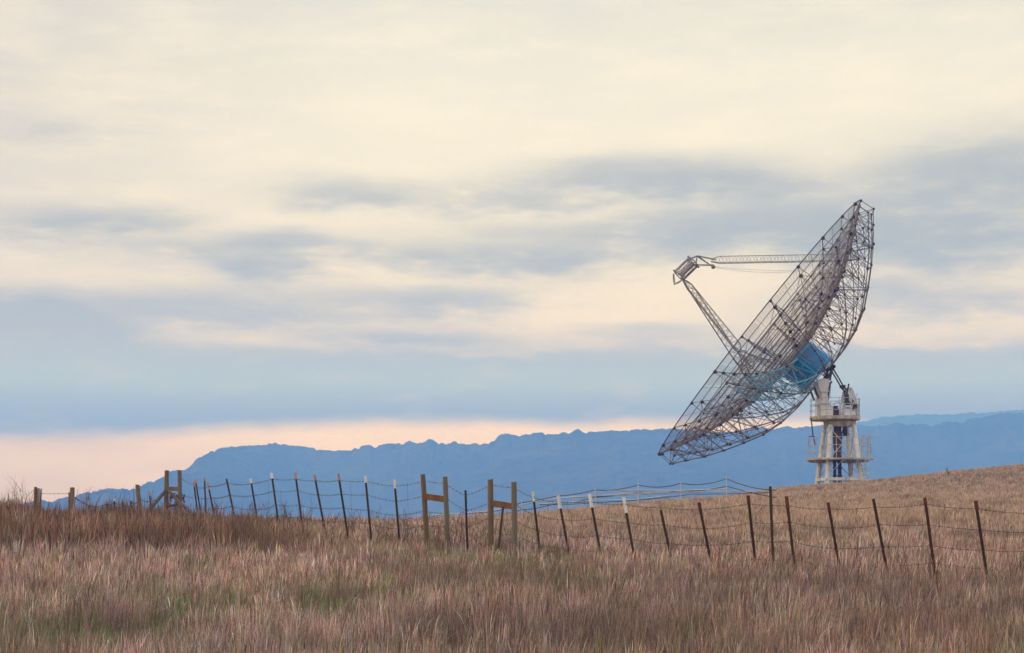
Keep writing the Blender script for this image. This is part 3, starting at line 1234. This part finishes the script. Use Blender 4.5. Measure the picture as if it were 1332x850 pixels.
def t_post(parent, xt_, yt_, xb_, yb_, tip=None, tiplen=.2, rusty=False, Y=None, w=.047):
    Y = Y or y_fence(xt_)
    top = px(xt_, yt_, Y)
    bot = px(xb_, yb_, Y)
    d = (bot - top).normalized()
    g = gz(bot.x, bot.y) - .25
    if bot.z > g and d.z < -.2:
        bot = top + d * ((g - top.z) / d.z)
    up = -d
    x = up.cross(Vector((0, 1, 0))).normalized() * -1
    a = frng.uniform(-.5, .5)
    x = (x * math.cos(a) + Vector((0, 1, 0)) * math.sin(a)).normalized()
    y = up.cross(x).normalized()
    ln = (bot - top).length
    f = MB()

    def slab(p0, p1, hw, hh, ox=0, oy=0):
        k = len(f.v)
        for p in (p0, p1):
            for sx, sy in ((-1, -1), (1, -1), (1, 1), (-1, 1)):
                f.v.append(p + x * (ox + sx * hw) + y * (oy + sy * hh))
        for q in ((3, 2, 1, 0), (4, 5, 6, 7), (0, 1, 5, 4), (1, 2, 6, 5), (2, 3, 7, 6), (3, 0, 4, 7)):
            f.face(tuple(k + i for i in q))
    slab(bot, top, w * .5, .005)
    slab(bot, top, .0045, w * .42, 0, w * .42 + .004)
    n = int(ln / .055)
    for i in range(n):
        c = top + d * (.04 + i * .055)
        slab(c, c + d * .016, .011, .006, 0, -.011)
    post = f.build('fence_post', M['tpost_rust'] if rusty else M['tpost'], parent)
    if tip:
        f = MB()
        slab(top + d * tiplen, top - d * .004, w * .5 + .003, .020)
        slab(top + d * tiplen, top - d * .004, .008, w * .42, 0, w * .42 + .01)
        f.build('post_tip', M['tip_' + tip], post)
    return top, d


def wood_post(parent, xt_, yt_, xb_, yb_, Y, w, mat='wood', name='wooden_post', dp_=None):
    top = px(xt_, yt_, Y)
    bot = px(xb_, yb_, Y)
    d = (bot - top).normalized()
    g = gz(bot.x, bot.y) - .3
    if bot.z > g:
        bot = top + d * ((g - top.z) / d.z)
    f = MB()
    x = Vector((1, 0, 0))
    dp_ = dp_ or w
    n = 12
    seg = 9
    rot = frng.uniform(-.15, .15)
    k0 = len(f.v)
    for i in range(seg + 1):
        s = i / seg
        c = bot.lerp(top, s)
        for j in range(n):
            a = 2 * math.pi * j / n
            sq = 1 / max(abs(math.cos(a)), abs(math.sin(a))) ** .72          # a rounded square
            rr = .5 * sq * .97 * (1 + frng.uniform(-.05, .05))
            if i == seg:
                rr *= .93
            f.v.append(c + Vector((math.cos(a + rot) * rr * w, math.sin(a + rot) * rr * dp_, frng.uniform(-.012, .012) if i == seg else 0)))
    for i in range(seg):
        for j in range(n):
            u = (j + 1) % n
            f.face((k0 + i * n + j, k0 + i * n + u, k0 + (i + 1) * n + u, k0 + (i + 1) * n + j))
    f.face(tuple(k0 + seg * n + j for j in range(n)))
    f.build(name, M[mat], parent)
    return top, d


def fence_empty(name, x, y, Y):
    p = px(x, y, Y)
    p.z = gz(p.x, p.y)
    return empty(name, p)


OFFS = (.13, .46, .79, 1.10)


def barbs(f, pts, step, size, r):
    acc = 0
    for a, b in zip(pts[:-1], pts[1:]):
        ln = (b - a).length
        while acc < ln:
            c = a.lerp(b, acc / ln)
            for s in range(2):
                v = Vector((frng.gauss(0, .5), frng.gauss(0, 1), frng.gauss(0, 1))).normalized() * size
                f.tube(c - v, c + v, r, 3)
            acc += step * frng.uniform(.85, 1.15)
        acc -= ln


def strand(parent, pts, sagf=.014, r=.004, mat='barb', step=.13, name='barbed_wire'):
    allp = []
    for a, b in zip(pts[:-1], pts[1:]):
        ln = (b - a).length
        sg = ln * sagf * frng.uniform(.2, 1.6) + .01
        for i in range(8):
            t = i / 8
            allp.append(a.lerp(b, t) - Vector((0, 0, sg * 4 * t * (1 - t))))
    allp.append(pts[-1])
    f = MB()
    f.path(allp, r, 4)
    if step:
        barbs(f, allp, step, .024, .004)
    return f.build(name, M[mat], parent)


# --- main fence, right part
RIGHT = [(693, 640, 703, 722, 'white', .2, 0), (726, 645, 743, 735, 'white', .26, 0), (767, 643, 785, 740, 'white', .26, 0),
         (811, 647, 827, 735, 'white', .3, 0), (857, 652, 877, 745, 'pink', .17, 0), (909, 654, 927, 742, 'red', .16, 1),
         (973, 645, 984, 745, 'red', .14, 1), (1002, 633, 1006, 745, None, 0, 0), (1023, 646, 1035, 750, 'red', .22, 1),
         (1077, 654, 1095, 755, 'red', .13, 1), (1136, 649, 1158, 765, None, .1, 1), (1203, 648, 1217, 752, 'red', .12, 1),
         (1269, 652, 1285, 757, 'red', .15, 1), (1345, 655, 1357, 760, 'red', .15, 1)]
fr = fence_empty('barbed_wire_fence', 1000, 745, 31)
tag(fr, 'barbed wire fence of rusty leaning steel posts running across the right of the meadow', 'fence', 'barbed wire fences')
ends = []
for a in RIGHT:
    t, d = t_post(fr, a[0], a[1], a[2], a[3], a[4], a[5], bool(a[6]))
    if a[0] != 1002:
        ends.append((t, d))
HB = {}   # H-brace attachment points come later; the fence starts at the second brace
# --- H braces of timber


def h_brace(label, A, B, rail, Y, w=.115):
    e = fence_empty('timber_fence_brace', (A[0] + B[0]) / 2, 715, Y)
    tag(e, label, 'fence brace', 'timber H braces')
    ta = wood_post(e, *A, Y, w)
    tb = wood_post(e, *B, Y - .15, w * .95)
    f = MB()
    (xa, ya), (xb, yb) = rail
    f.beam(px(xa, ya, Y - .02), px(xb, yb, Y - .13), .10, .135)
    f.build('cross_rail', M['wood_red'], e)
    return ta, tb


w1 = h_brace('left H shaped timber brace, the taller one, in the middle of the fence', (550, 617.5, 556, 715), (579, 620.5, 582.5, 715), ((552, 646), (580, 650)), 40.2)
w2 = h_brace('right H shaped timber brace with a dark steel post leaning under its rail', (638, 624, 638.5, 715), (668.5, 627.5, 669.5, 718), ((640, 655), (667, 659)), 38.9, .125)
# --- post between
fm = fence_empty('barbed_wire_fence', 620, 710, 39.5)
tag(fm, 'short wire fence span with a dark steel post between two timber braces', 'fence', 'barbed wire fences')
tm = t_post(fm, 605.5, 638, 608, 712, None, 0, False, 39.6)
t_post(fm, 654.5, 659, 648.5, 712, None, 0, False, 38.4)

# --- left part
LEFT = [(252, 627, 258, 676, 'pink', .16, 57), (254, 624, 262, 674, 'pink', .12, 62), (266, 622, 268, 674, 'pink', .10, 60), (270, 628, 281, 680, 'pink', .22, 55),
        (294.5, 623, 307, 682, None, .1, 50.5), (326, 623, 337, 690, 'white', .12, 48), (353, 615.5, 363, 686, 'white', .14, 46),
        (384, 615, 394, 690, 'pink', .16, 45), (409, 618, 423, 692, 'pink', .14, 44), (440, 616.5, 453, 700, 'pink', .16, 42.5),
        (475, 619, 483, 702, 'white', .16, 41.7), (513, 624, 520, 708, 'white', .20, 41)]
fl = fence_empty('barbed_wire_fence', 400, 690, 45)
tag(fl, 'barbed wire fence of thin dark leaning posts standing out against the blue hills', 'fence', 'barbed wire fences')
lends = []
for a in LEFT:
    t, d = t_post(fl, a[0], a[1], a[2], a[3], a[4], a[5], False, a[6])
    if a[0] not in (254, 266):
        lends.append((t, d))


def strands(parent, pts, offs=OFFS, **k):
    for o in offs:
        strand(parent, [t + d * (o + frng.uniform(-.03, .03)) for t, d in pts], **k)


strands(fl, lends + [w1[0]])
strands(fm, [w1[0], w1[1], tm, w2[0]])
strands(fr, [w2[0], w2[1]] + ends)
# fine stay wires
for (a, b) in ((530, 628), (456, 628), (349, 625), (404, 640)):
    f = MB()
    Y = y_fence(a)
    f.tube(px(a, b, Y), px(a + 1, b + 45, Y), .003, 3)
    f.build('stay_wire', M['barb'], fl)

# --- old corner gate frame at the left with diagonal braces
gb = fence_empty('timber_fence_brace', 225, 678, 58)
tag(gb, 'tall pair of timber posts with cross board and slanting steel braces at the left', 'fence brace', 'timber H braces')
g1 = wood_post(gb, 217, 612, 215.5, 680, 58, .135)
g2 = wood_post(gb, 233.5, 612, 234.5, 680, 57.8, .135)
f = MB()
f.beam(px(217, 636, 57.92), px(234, 636.5, 57.85), .12, .13)
f.build('cross_rail', M['wood'], gb)
f = MB()
f.tube(px(214, 640, 57.6), px(187, 672, 52.5), .055, 5)
f.build('steel_brace', M['tpost'], gb)
f = MB()
f.tube(px(221, 641, 57.7), px(254, 674, 52.5), .055, 5)
f.build('steel_brace', M['rust'], gb)
f = MB()
f.tube(px(215, 660, 58), px(236, 656, 58), .03, 4)
f.build('cross_wire', M['tpost'], gb)

# lone wooden posts further left
def lone(label, parts, name='wooden_post'):
    x, y, Y = parts[0][0], parts[0][3], parts[0][4]
    e = fence_empty('corner_post', x, y, Y)
    tag(e, label, 'post', 'lone timber posts at the left')
    for p in parts:
        wood_post(e, *p[:5], p[5], p[6], p[7] if len(p) > 7 else 'wooden_post', p[8] if len(p) > 8 else None)
    return e


lone('red brown post with pale board and dark strip on its right, leftmost on the ridge',
     [(46.3, 634, 45.6, 690, 50, .085, 'wood_red', 'wooden_post'), (50.2, 635.5, 48.6, 690, 50.05, .085, 'wood_pale', 'pale_board', .03),
      (53.6, 636, 51, 690, 50, .04, 'rust', 'steel_strip')])
lone('thick grey brown square post standing alone, second from the left edge', [(94, 634.5, 93.3, 690, 50, .125, 'wood'), (90.3, 641, 90, 690, 50.05, .05, 'wood_red', 'side_board', .08)])
lone('dark wooden post leaning left beside the tall braced pair', [(178.5, 631, 184, 684, 57, .125, 'wood')])

# little posts of the fence beyond the crest
ff = fence_empty('wire_fence', 150, 680, 74)
tag(ff, 'low far wire fence of tiny posts sinking behind the grass at the left', 'fence')
fpts = []
for a in ((115.5, 658, 116, 680, None), (139.5, 652, 140, 680, 'pink'), (149, 649, 147.5, 680, 'white'), (159.5, 650, 160, 680, 'pink'), (170.5, 652, 171.5, 680, 'red')):
    fpts.append(t_post(ff, a[0], a[1], a[2], a[3], a[4], .1, a[4] == 'red', 74, .075))
t194 = t_post(fl, 194, 639, 199, 680, 'pink', .16, False, 60)
strands(ff, fpts, (.2, .6), r=.011, step=None)
pl = [(px(178.5, 631, 57), Vector((0, 0, -1))), t194, g1]
strand(fl, [px(172, 654, 66), px(181, 648, 57), px(196, 652, 60), px(215, 641, 58)], r=.009)
strand(fl, [px(235, 622, 58), px(252, 631, 57)], .05)
strand(fl, [px(235, 643, 58), px(252, 648, 57)], .05)
strand(fl, [px(52, 642, 50), px(91, 642, 50), px(140, 655, 70)], .01, r=.005, mat='weed')

# --- white railed fence beyond the ridge
wf = fence_empty('white_rail_fence', 830, 655, 125)
tag(wf, 'distant white railed fence with wire dipping between thin white posts, left below the dish', 'fence')
wp = [(678.5, 652, 680, 672), (726, 643, 726.5, 664), (774, 635.5, 774.5, 658), (830, 629, 830, 656), (885.3, 627, 885.3, 652), (945, 621, 945, 648)]
for i, (a, b, c, d_) in enumerate(wp):
    f = MB()
    tpp, bt = px(a, b, 125), px(c, d_ + 8, 125)
    f.tube(bt, tpp, .042, 6)
    f.ball(tpp, .06)
    f.build('rail_post', M['tape'], wf)
f = MB()
RA = [[(556, 671), (600, 668), (640, 665), (680, 656.5), (702, 652), (726, 648.5), (774, 645.5), (830, 643.5), (868, 641), (900, 640), (945, 639.5), (1002, 639.5)],
      [(790, 638.3), (830, 638), (885, 638.5), (945, 636.2)],
      [(702, 656), (774, 651.5), (830, 650), (870, 645)],
      [(740, 647), (774, 645.2), (830, 641.4), (885, 640.2)]]
for ln in RA:
    f = MB()
    f.path([px(a, b, 125) for a, b in ln], .042, 4)
    f.build('white_rail', M['tape'], wf)
tops = [px(600, 667, 125)] + [px(a, b + 2, 125) for a, b, _, _ in wp] + [px(1010, 638, 125)]
for dz in (0, -.5):
    strand(wf, [p + Vector((0, 0, dz)) for p in tops], .045, r=.028, step=None, name='sagging_wire')
strand(wf, [px(702, 657, 125), px(774, 654, 125), px(900, 643, 125), px(1000, 641, 125)], .008, r=.022, step=None, name='sagging_wire')

# ------------------------------------------------------------------ weeds along the fence
wr = random.Random(23)


def weed(x, ybase, hpx, Y, label, lean=0.0, bushy=1.0, mat='weed', leaves=0, cat='plant'):
    p = px(x, ybase, Y)
    p.z = gz(p.x, p.y) - .03
    topz = (HY - (ybase - hpx)) / F * Y
    H = max(topz - p.z, .4)
    f = MB()

    def branch(a, d, ln, r, lv):
        pts = [a]
        radii = [r]
        q = a.copy()
        dd = d.copy()
        for i in range(5):
            dd = (dd + Vector((wr.gauss(0, .09), wr.gauss(0, .09), wr.gauss(0, .03) + .03))).normalized()
            q = q + dd * ln / 5
            pts.append(q.copy())
            radii.append(r * (1 - (i + 1) / 5.5))
        f.path(pts, r, 3, radii=radii)
        if lv < 2:
            for i in range(2, 6):
                for _ in range(2 if lv == 0 else 1):
                    if wr.random() < .8 * bushy:
                        a_ = wr.random() * 6.28
                        nd = (dd + Vector((math.cos(a_), math.sin(a_), .25)) * .75).normalized()
                        branch(pts[i - 1], nd, ln * wr.uniform(.25, .45), r * .55, lv + 1)
        else:
            f.ball(q, r * 1.6 + .004)
    for s in range(wr.choice((2, 3, 4))):
        a_ = wr.random() * 6.28
        branch(p + Vector((wr.gauss(0, .05), wr.gauss(0, .05), 0)), Vector((lean + math.cos(a_) * .16, math.sin(a_) * .16, 1)).normalized(), H * wr.uniform(.7, 1.0), .009 * (Y / 40), 0)
    for k in range(leaves):
        c = p + Vector((wr.gauss(0, .14), wr.gauss(0, .12), H * (.25 + .75 * wr.random() ** .8)))
        s = .05 + .05 * wr.random()
        qn = Quaternion(Vector((wr.gauss(0, 1), wr.gauss(0, 1), wr.gauss(0, 1))).normalized(), wr.random() * 6)
        k0 = len(f.v)
        for vv in ((-s, 0, 0), (0, -s * .5, 0), (s, 0, 0), (0, s * .5, 0)):
            f.v.append(c + qn @ Vector(vv))
        f.face((k0, k0 + 1, k0 + 2, k0 + 3))
    f.build('dry_weed', M[mat], None)
    o = COL.objects[-1]
    tag(o, label, cat, 'dead weeds along the fence')
    return o


WEEDS = [(319, 690, 42, 49, 'bare dead weed between the fifth and sixth thin posts of the left fence'),
         (344, 692, 40, 47, 'thin dead weed left of the tallest thin post'),
         (372, 692, 42, 46, 'dead weed stalk right of the tallest thin post'),
         (392, 696, 44, 44, 'wispy dead weed behind the thin post with the pinkish tip'),
         (430, 700, 32, 43, 'low dead weed at the feet of the middle left posts'),
         (462, 702, 46, 42, 'tangled dead weed right of the thin post before the two white tips'),
         (494, 706, 56, 41, 'tall dense dead weed between the two white tipped posts'),
         (503, 706, 38, 41, 'bushy dead weed just left of the second white tipped post'),
         (537, 708, 44, 41, 'spreading dead weed left of the left H brace'),
         (568, 712, 36, 40, 'low weed inside the left H brace'),
         (592, 712, 46, 40, 'tall leafy weed just right of the left H brace'),
         (616, 716, 44, 39, 'arching dead weed right of the single dark post between the braces'),
         (627, 716, 36, 39, 'dense dead weed left of the right H brace'),
         (658, 718, 30, 39, 'small dead weed inside the right H brace'),
         (700, 742, 34, 36, 'dark dead stalk below the first white tipped post on the right'),
         (727, 748, 44, 35, 'dark branching stalk left of the leaning white tipped post'),
         (794, 752, 40, 34, 'thin dead stalk between the third and fourth white tipped posts'),
         (1175, 758, 44, 30.4, 'brown dead stalk between the two rusty posts on the far right'),
         (1120, 762, 36, 30.5, 'low brown weed left of the leaning rusty post without a coloured tip'),
         (1327, 762, 48, 30, 'reddish dead stalk at the right edge of the meadow'),
         (240, 684, 26, 57, 'weed at the foot of the right tall braced post'),
         (282, 686, 36, 54, 'thin dead weed among the cluster of left posts'),
         (262, 684, 34, 57, 'pale dead weed right of the slanting steel brace'),
         (1234, 622, 20, 200, 'lone dead stalk on the crest right of the tower'),
         (28, 690, 62, 52, 'tall thin dead stalk at the left edge of the ridge'),
         (108, 690, 52, 52, 'thin stalk right of the lone square post')]
for a in WEEDS:
    b = a[4]
    weed(a[0], a[1], a[2], a[3], b, wr.uniform(-.1, .1), 1.0 if a[3] < 100 else .4)
weed(229, 682, 40, 57.9, 'rust red dead shrub hanging inside the tall braced pair of posts', 0, 1.3, 'weed_rust', 90)

# ------------------------------------------------------------------ grass
def scatter(ymin, ymax, umin, umax, dens):
    area = (umax - umin) * (ymax**2 - ymin**2) / 2
    n = int(area * dens)
    Y = np.sqrt(rng.uniform(ymin**2, ymax**2, n))
    U = rng.uniform(umin, umax, n)
    return U * Y, Y


px_ = []
for (a, b, u0, u1, d) in ((12, 18, -.33, .33, 95), (18, 26, -.33, .33, 75), (26, 36, -.33, .33, 50), (36, 48, -.33, .33, 32), (48, 62, -.33, .33, 21),
                          (62, 85, -.33, .33, 10), (85, 120, -.08, .34, 5.5), (120, 180, .03, .35, 2.4), (180, 300, .1, .36, 1.2)):
    px_.append(scatter(a, b, u0, u1, d))
gx = np.concatenate([p[0] for p in px_])
gy = np.concatenate([p[1] for p in px_])
# every point is a tuft of K blades
K = 12
nt = len(gx)
keep = rng.random(nt) < (.40 + .85 * fbm(gx / .9, gy / 1.3, 31, 2))
gx, gy = gx[keep], gy[keep]
nt = len(gx)
tid = np.repeat(np.arange(nt), K)
spread = np.repeat(.035 + .0012 * gy, K)
ang = rng.uniform(0, 2 * np.pi, nt * K)
rad = np.abs(rng.normal(0, 1, nt * K))
lean_t = rng.normal(0, .07, (nt, 2))
lbx = np.cos(ang) * rad * .11 + lean_t[tid, 0] + .03
lby = np.sin(ang) * rad * .11 + lean_t[tid, 1]
t_val = rng.normal(1, .30, nt)[tid]
t_hgt = np.clip(rng.normal(1, .20, nt), .5, 1.6)[tid]
t_hue = rng.normal(0, 1, (nt, 3))[tid] * np.array([.12, .06, .10])
t_kind = rng.random(nt)[tid]
gx = gx[tid] + np.cos(ang) * rad * spread
gy = gy[tid] + np.sin(ang) * rad * spread
ximg = CX + F * gx / gy
n = len(gx)
hgt = .235 + .17 * fbm(gx / 2.2, gy / 3.0, 41, 3) + rng.normal(0, .05, n)
hgt *= t_hgt
yedge = 32.0 + 5.0 * (fbm(gx / 2.0, gy * 0, 12, 3) - .5) + np.clip((ximg - 300) / 60, 0, 4)
tallband = np.clip((gy - yedge) / 1.2, 0, 1) * np.clip((66 - gy) / 6, 0, 1) * np.clip((480 - ximg) / 160, 0, 1)
hgt += tallband * np.clip((50 - gy) / 8, .12, 1) * (.20 + .22 * fbm(gx / 1.5, gy / 2., 77, 2))
hgt += np.clip((70 - ximg) / 60, 0, 1) * (gy > 46) * (gy < 66) * .30
lowpatch = np.clip((fbm(gx / 3.0, gy / 4.5, 63, 3) - .52) * 7, 0, 1)
# green short turf: by the H braces, at the lower left, and scattered
def spot(x, y, sx, sy, Y0):
    c = px(x, y, Y0)
    return np.exp(-(((gx - c.x) / sx) ** 2 + ((gy - c.y) / sy) ** 2))


green = 1.7 * spot(600, 740, 1.1, 3.0, 35) + 1.4 * spot(650, 745, 1.2, 3.0, 34) + 1.3 * spot(370, 708, 1.6, 2.6, 41) + .7 * spot(480, 715, 1.3, 2.0, 38.5)
green += 1.1 * spot(70, 830, 1.1, 1.6, 19) + 1.0 * spot(150, 845, 1.1, 1.2, 17.6) + .35 * spot(20, 800, .9, 1.6, 21) + .6 * spot(290, 800, 1.3, 1.3, 21) + .6 * spot(360, 770, 1.2, 2, 24.5) + .6 * spot(450, 790, 1.2, 2, 22)
green += .6 * spot(740, 780, 1.4, 2.2, 26) + .8 * spot(705, 690, 1.6, 4, 55) + .5 * spot(890, 705, 2, 4, 50)
green += .55 * np.clip((fbm(gx / 1.6, gy / 3.2, 91, 3) - .56) * 6, 0, 1)
green = np.clip(green * np.clip((fbm(gx / .45, gy / .9, 15, 3) - .34) * 4, 0, 1.4), 0, 1)
hgt *= 1 - .45 * green - .18 * lowpatch
hgt = np.clip(hgt, .10, 1.1)
tall = rng.random(n) < .03
hgt[tall] *= rng.uniform(1.2, 1.7, int(tall.sum()))
hgt *= np.where(gy > 85, .95, 1.0)
wid = np.maximum(.0034, gy / 1846 * .40) * rng.uniform(.6, 1.35, n)
th = rng.uniform(0, 2 * np.pi, n)
broken = (rng.random(n) < .22) & ~tall
la = lbx + broken * rng.normal(0, .75, n)
lb_ = lby + broken * rng.normal(0, .75, n)
hgt = np.where(broken, hgt * .8, hgt)
gz0 = ground(gx, gy) - .02
ux, uy = np.cos(th), np.sin(th)
head = rng.random(n) < .42
S_ = np.array([0, .42, .78, 1.0])
wprof = np.where(head[:, None], np.array([.75, .55, 1.55, .15])[None], np.array([1.1, .95, .6, .08])[None])
V = np.zeros((n, 8, 3), np.float32)
bend = np.array([0, .18, .62, 1.15])
for k in range(4):
    cx_ = gx + la * hgt * bend[k]
    cy_ = gy + lb_ * hgt * bend[k]
    cz_ = gz0 + hgt * S_[k] * (1 - .22 * np.hypot(la, lb_) * bend[k])
    w = wid * wprof[:, k] * .5
    V[:, 2 * k] = np.stack([cx_ - ux * w, cy_ - uy * w, cz_], -1)
    V[:, 2 * k + 1] = np.stack([cx_ + ux * w, cy_ + uy * w, cz_], -1)
quads = np.array([[0, 1, 3, 2], [2, 3, 5, 4], [4, 5, 7, 6]])
Q = (np.arange(n)[:, None, None] * 8 + quads[None]).reshape(-1, 4).astype(np.int32)
# tints
pal = 1.08 * np.array([[.47, .30, .25], [.54, .39, .27], [.68, .54, .45], [.18, .10, .08], [.36, .215, .185], [.60, .45, .40]])
wts = np.array([.30, .20, .12, .14, .14, .10])
cidx = np.searchsorted(np.cumsum(wts), np.where(rng.random(n) < .6, t_kind, rng.random(n)) * .9999)
tint = pal[cidx] * rng.uniform(.72, 1.2, (n, 1)) * np.clip(t_val, .45, 1.6)[:, None] * (1 + t_hue)
warm = fbm(gx / 4, gy / 6, 51, 3)[:, None]
tint = tint * (1 + (warm - .5) * np.array([.30, .22, .0]))
hillw = np.clip((gy - 40) / 30, 0, 1)[:, None] * np.clip((ximg - 520) / 120, 0, 1)[:, None]
tint = tint * (1 - hillw * .65) + np.array([.60, .42, .29]) * rng.uniform(.7, 1.15, (n, 1)) * hillw * .65
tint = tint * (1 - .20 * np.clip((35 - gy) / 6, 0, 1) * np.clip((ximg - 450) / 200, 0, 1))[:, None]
darkp = np.clip((fbm(gx / .9, gy / 1.8, 99, 4) - .53) * 6, 0, 1)[:, None] * .62
tint = tint * (1 - darkp) + np.array([.15, .10, .08]) * darkp
tint = tint * (1 - np.array([.40, .46, .50]) * tallband[:, None])
gcol = np.array([.21, .245, .10]) * rng.uniform(.6, 1.35, (n, 1))
gm = (np.where(rng.random(n) < .5, t_kind, rng.random(n)) < green * .8)[:, None]
tint = np.where(gm, gcol, tint)
tint = np.where((tall & (gy < 75))[:, None] & (rng.random((n, 1)) < .7), np.array([.15, .09, .07]) * rng.uniform(.6, 1.3, (n, 1)), tint)
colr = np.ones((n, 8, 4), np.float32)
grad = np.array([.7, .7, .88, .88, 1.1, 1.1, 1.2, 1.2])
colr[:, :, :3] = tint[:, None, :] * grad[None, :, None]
me = bpy.data.meshes.new('meadow_grass')
me.vertices.add(n * 8)
me.vertices.foreach_set('co', V.ravel())
me.loops.add(Q.size)
me.loops.foreach_set('vertex_index', Q.ravel())
me.polygons.add(len(Q))
me.polygons.foreach_set('loop_start', np.arange(0, Q.size, 4, dtype=np.int32))
me.materials.append(M['grass'])
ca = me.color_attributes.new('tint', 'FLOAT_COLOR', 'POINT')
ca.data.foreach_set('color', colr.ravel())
me.update(calc_edges=True)
go = bpy.data.objects.new('meadow_grass', me)
COL.objects.link(go)
tag(go, 'tall dry purple brown meadow grass with green patches', 'grass', kind='stuff')
print('grass blades', n)
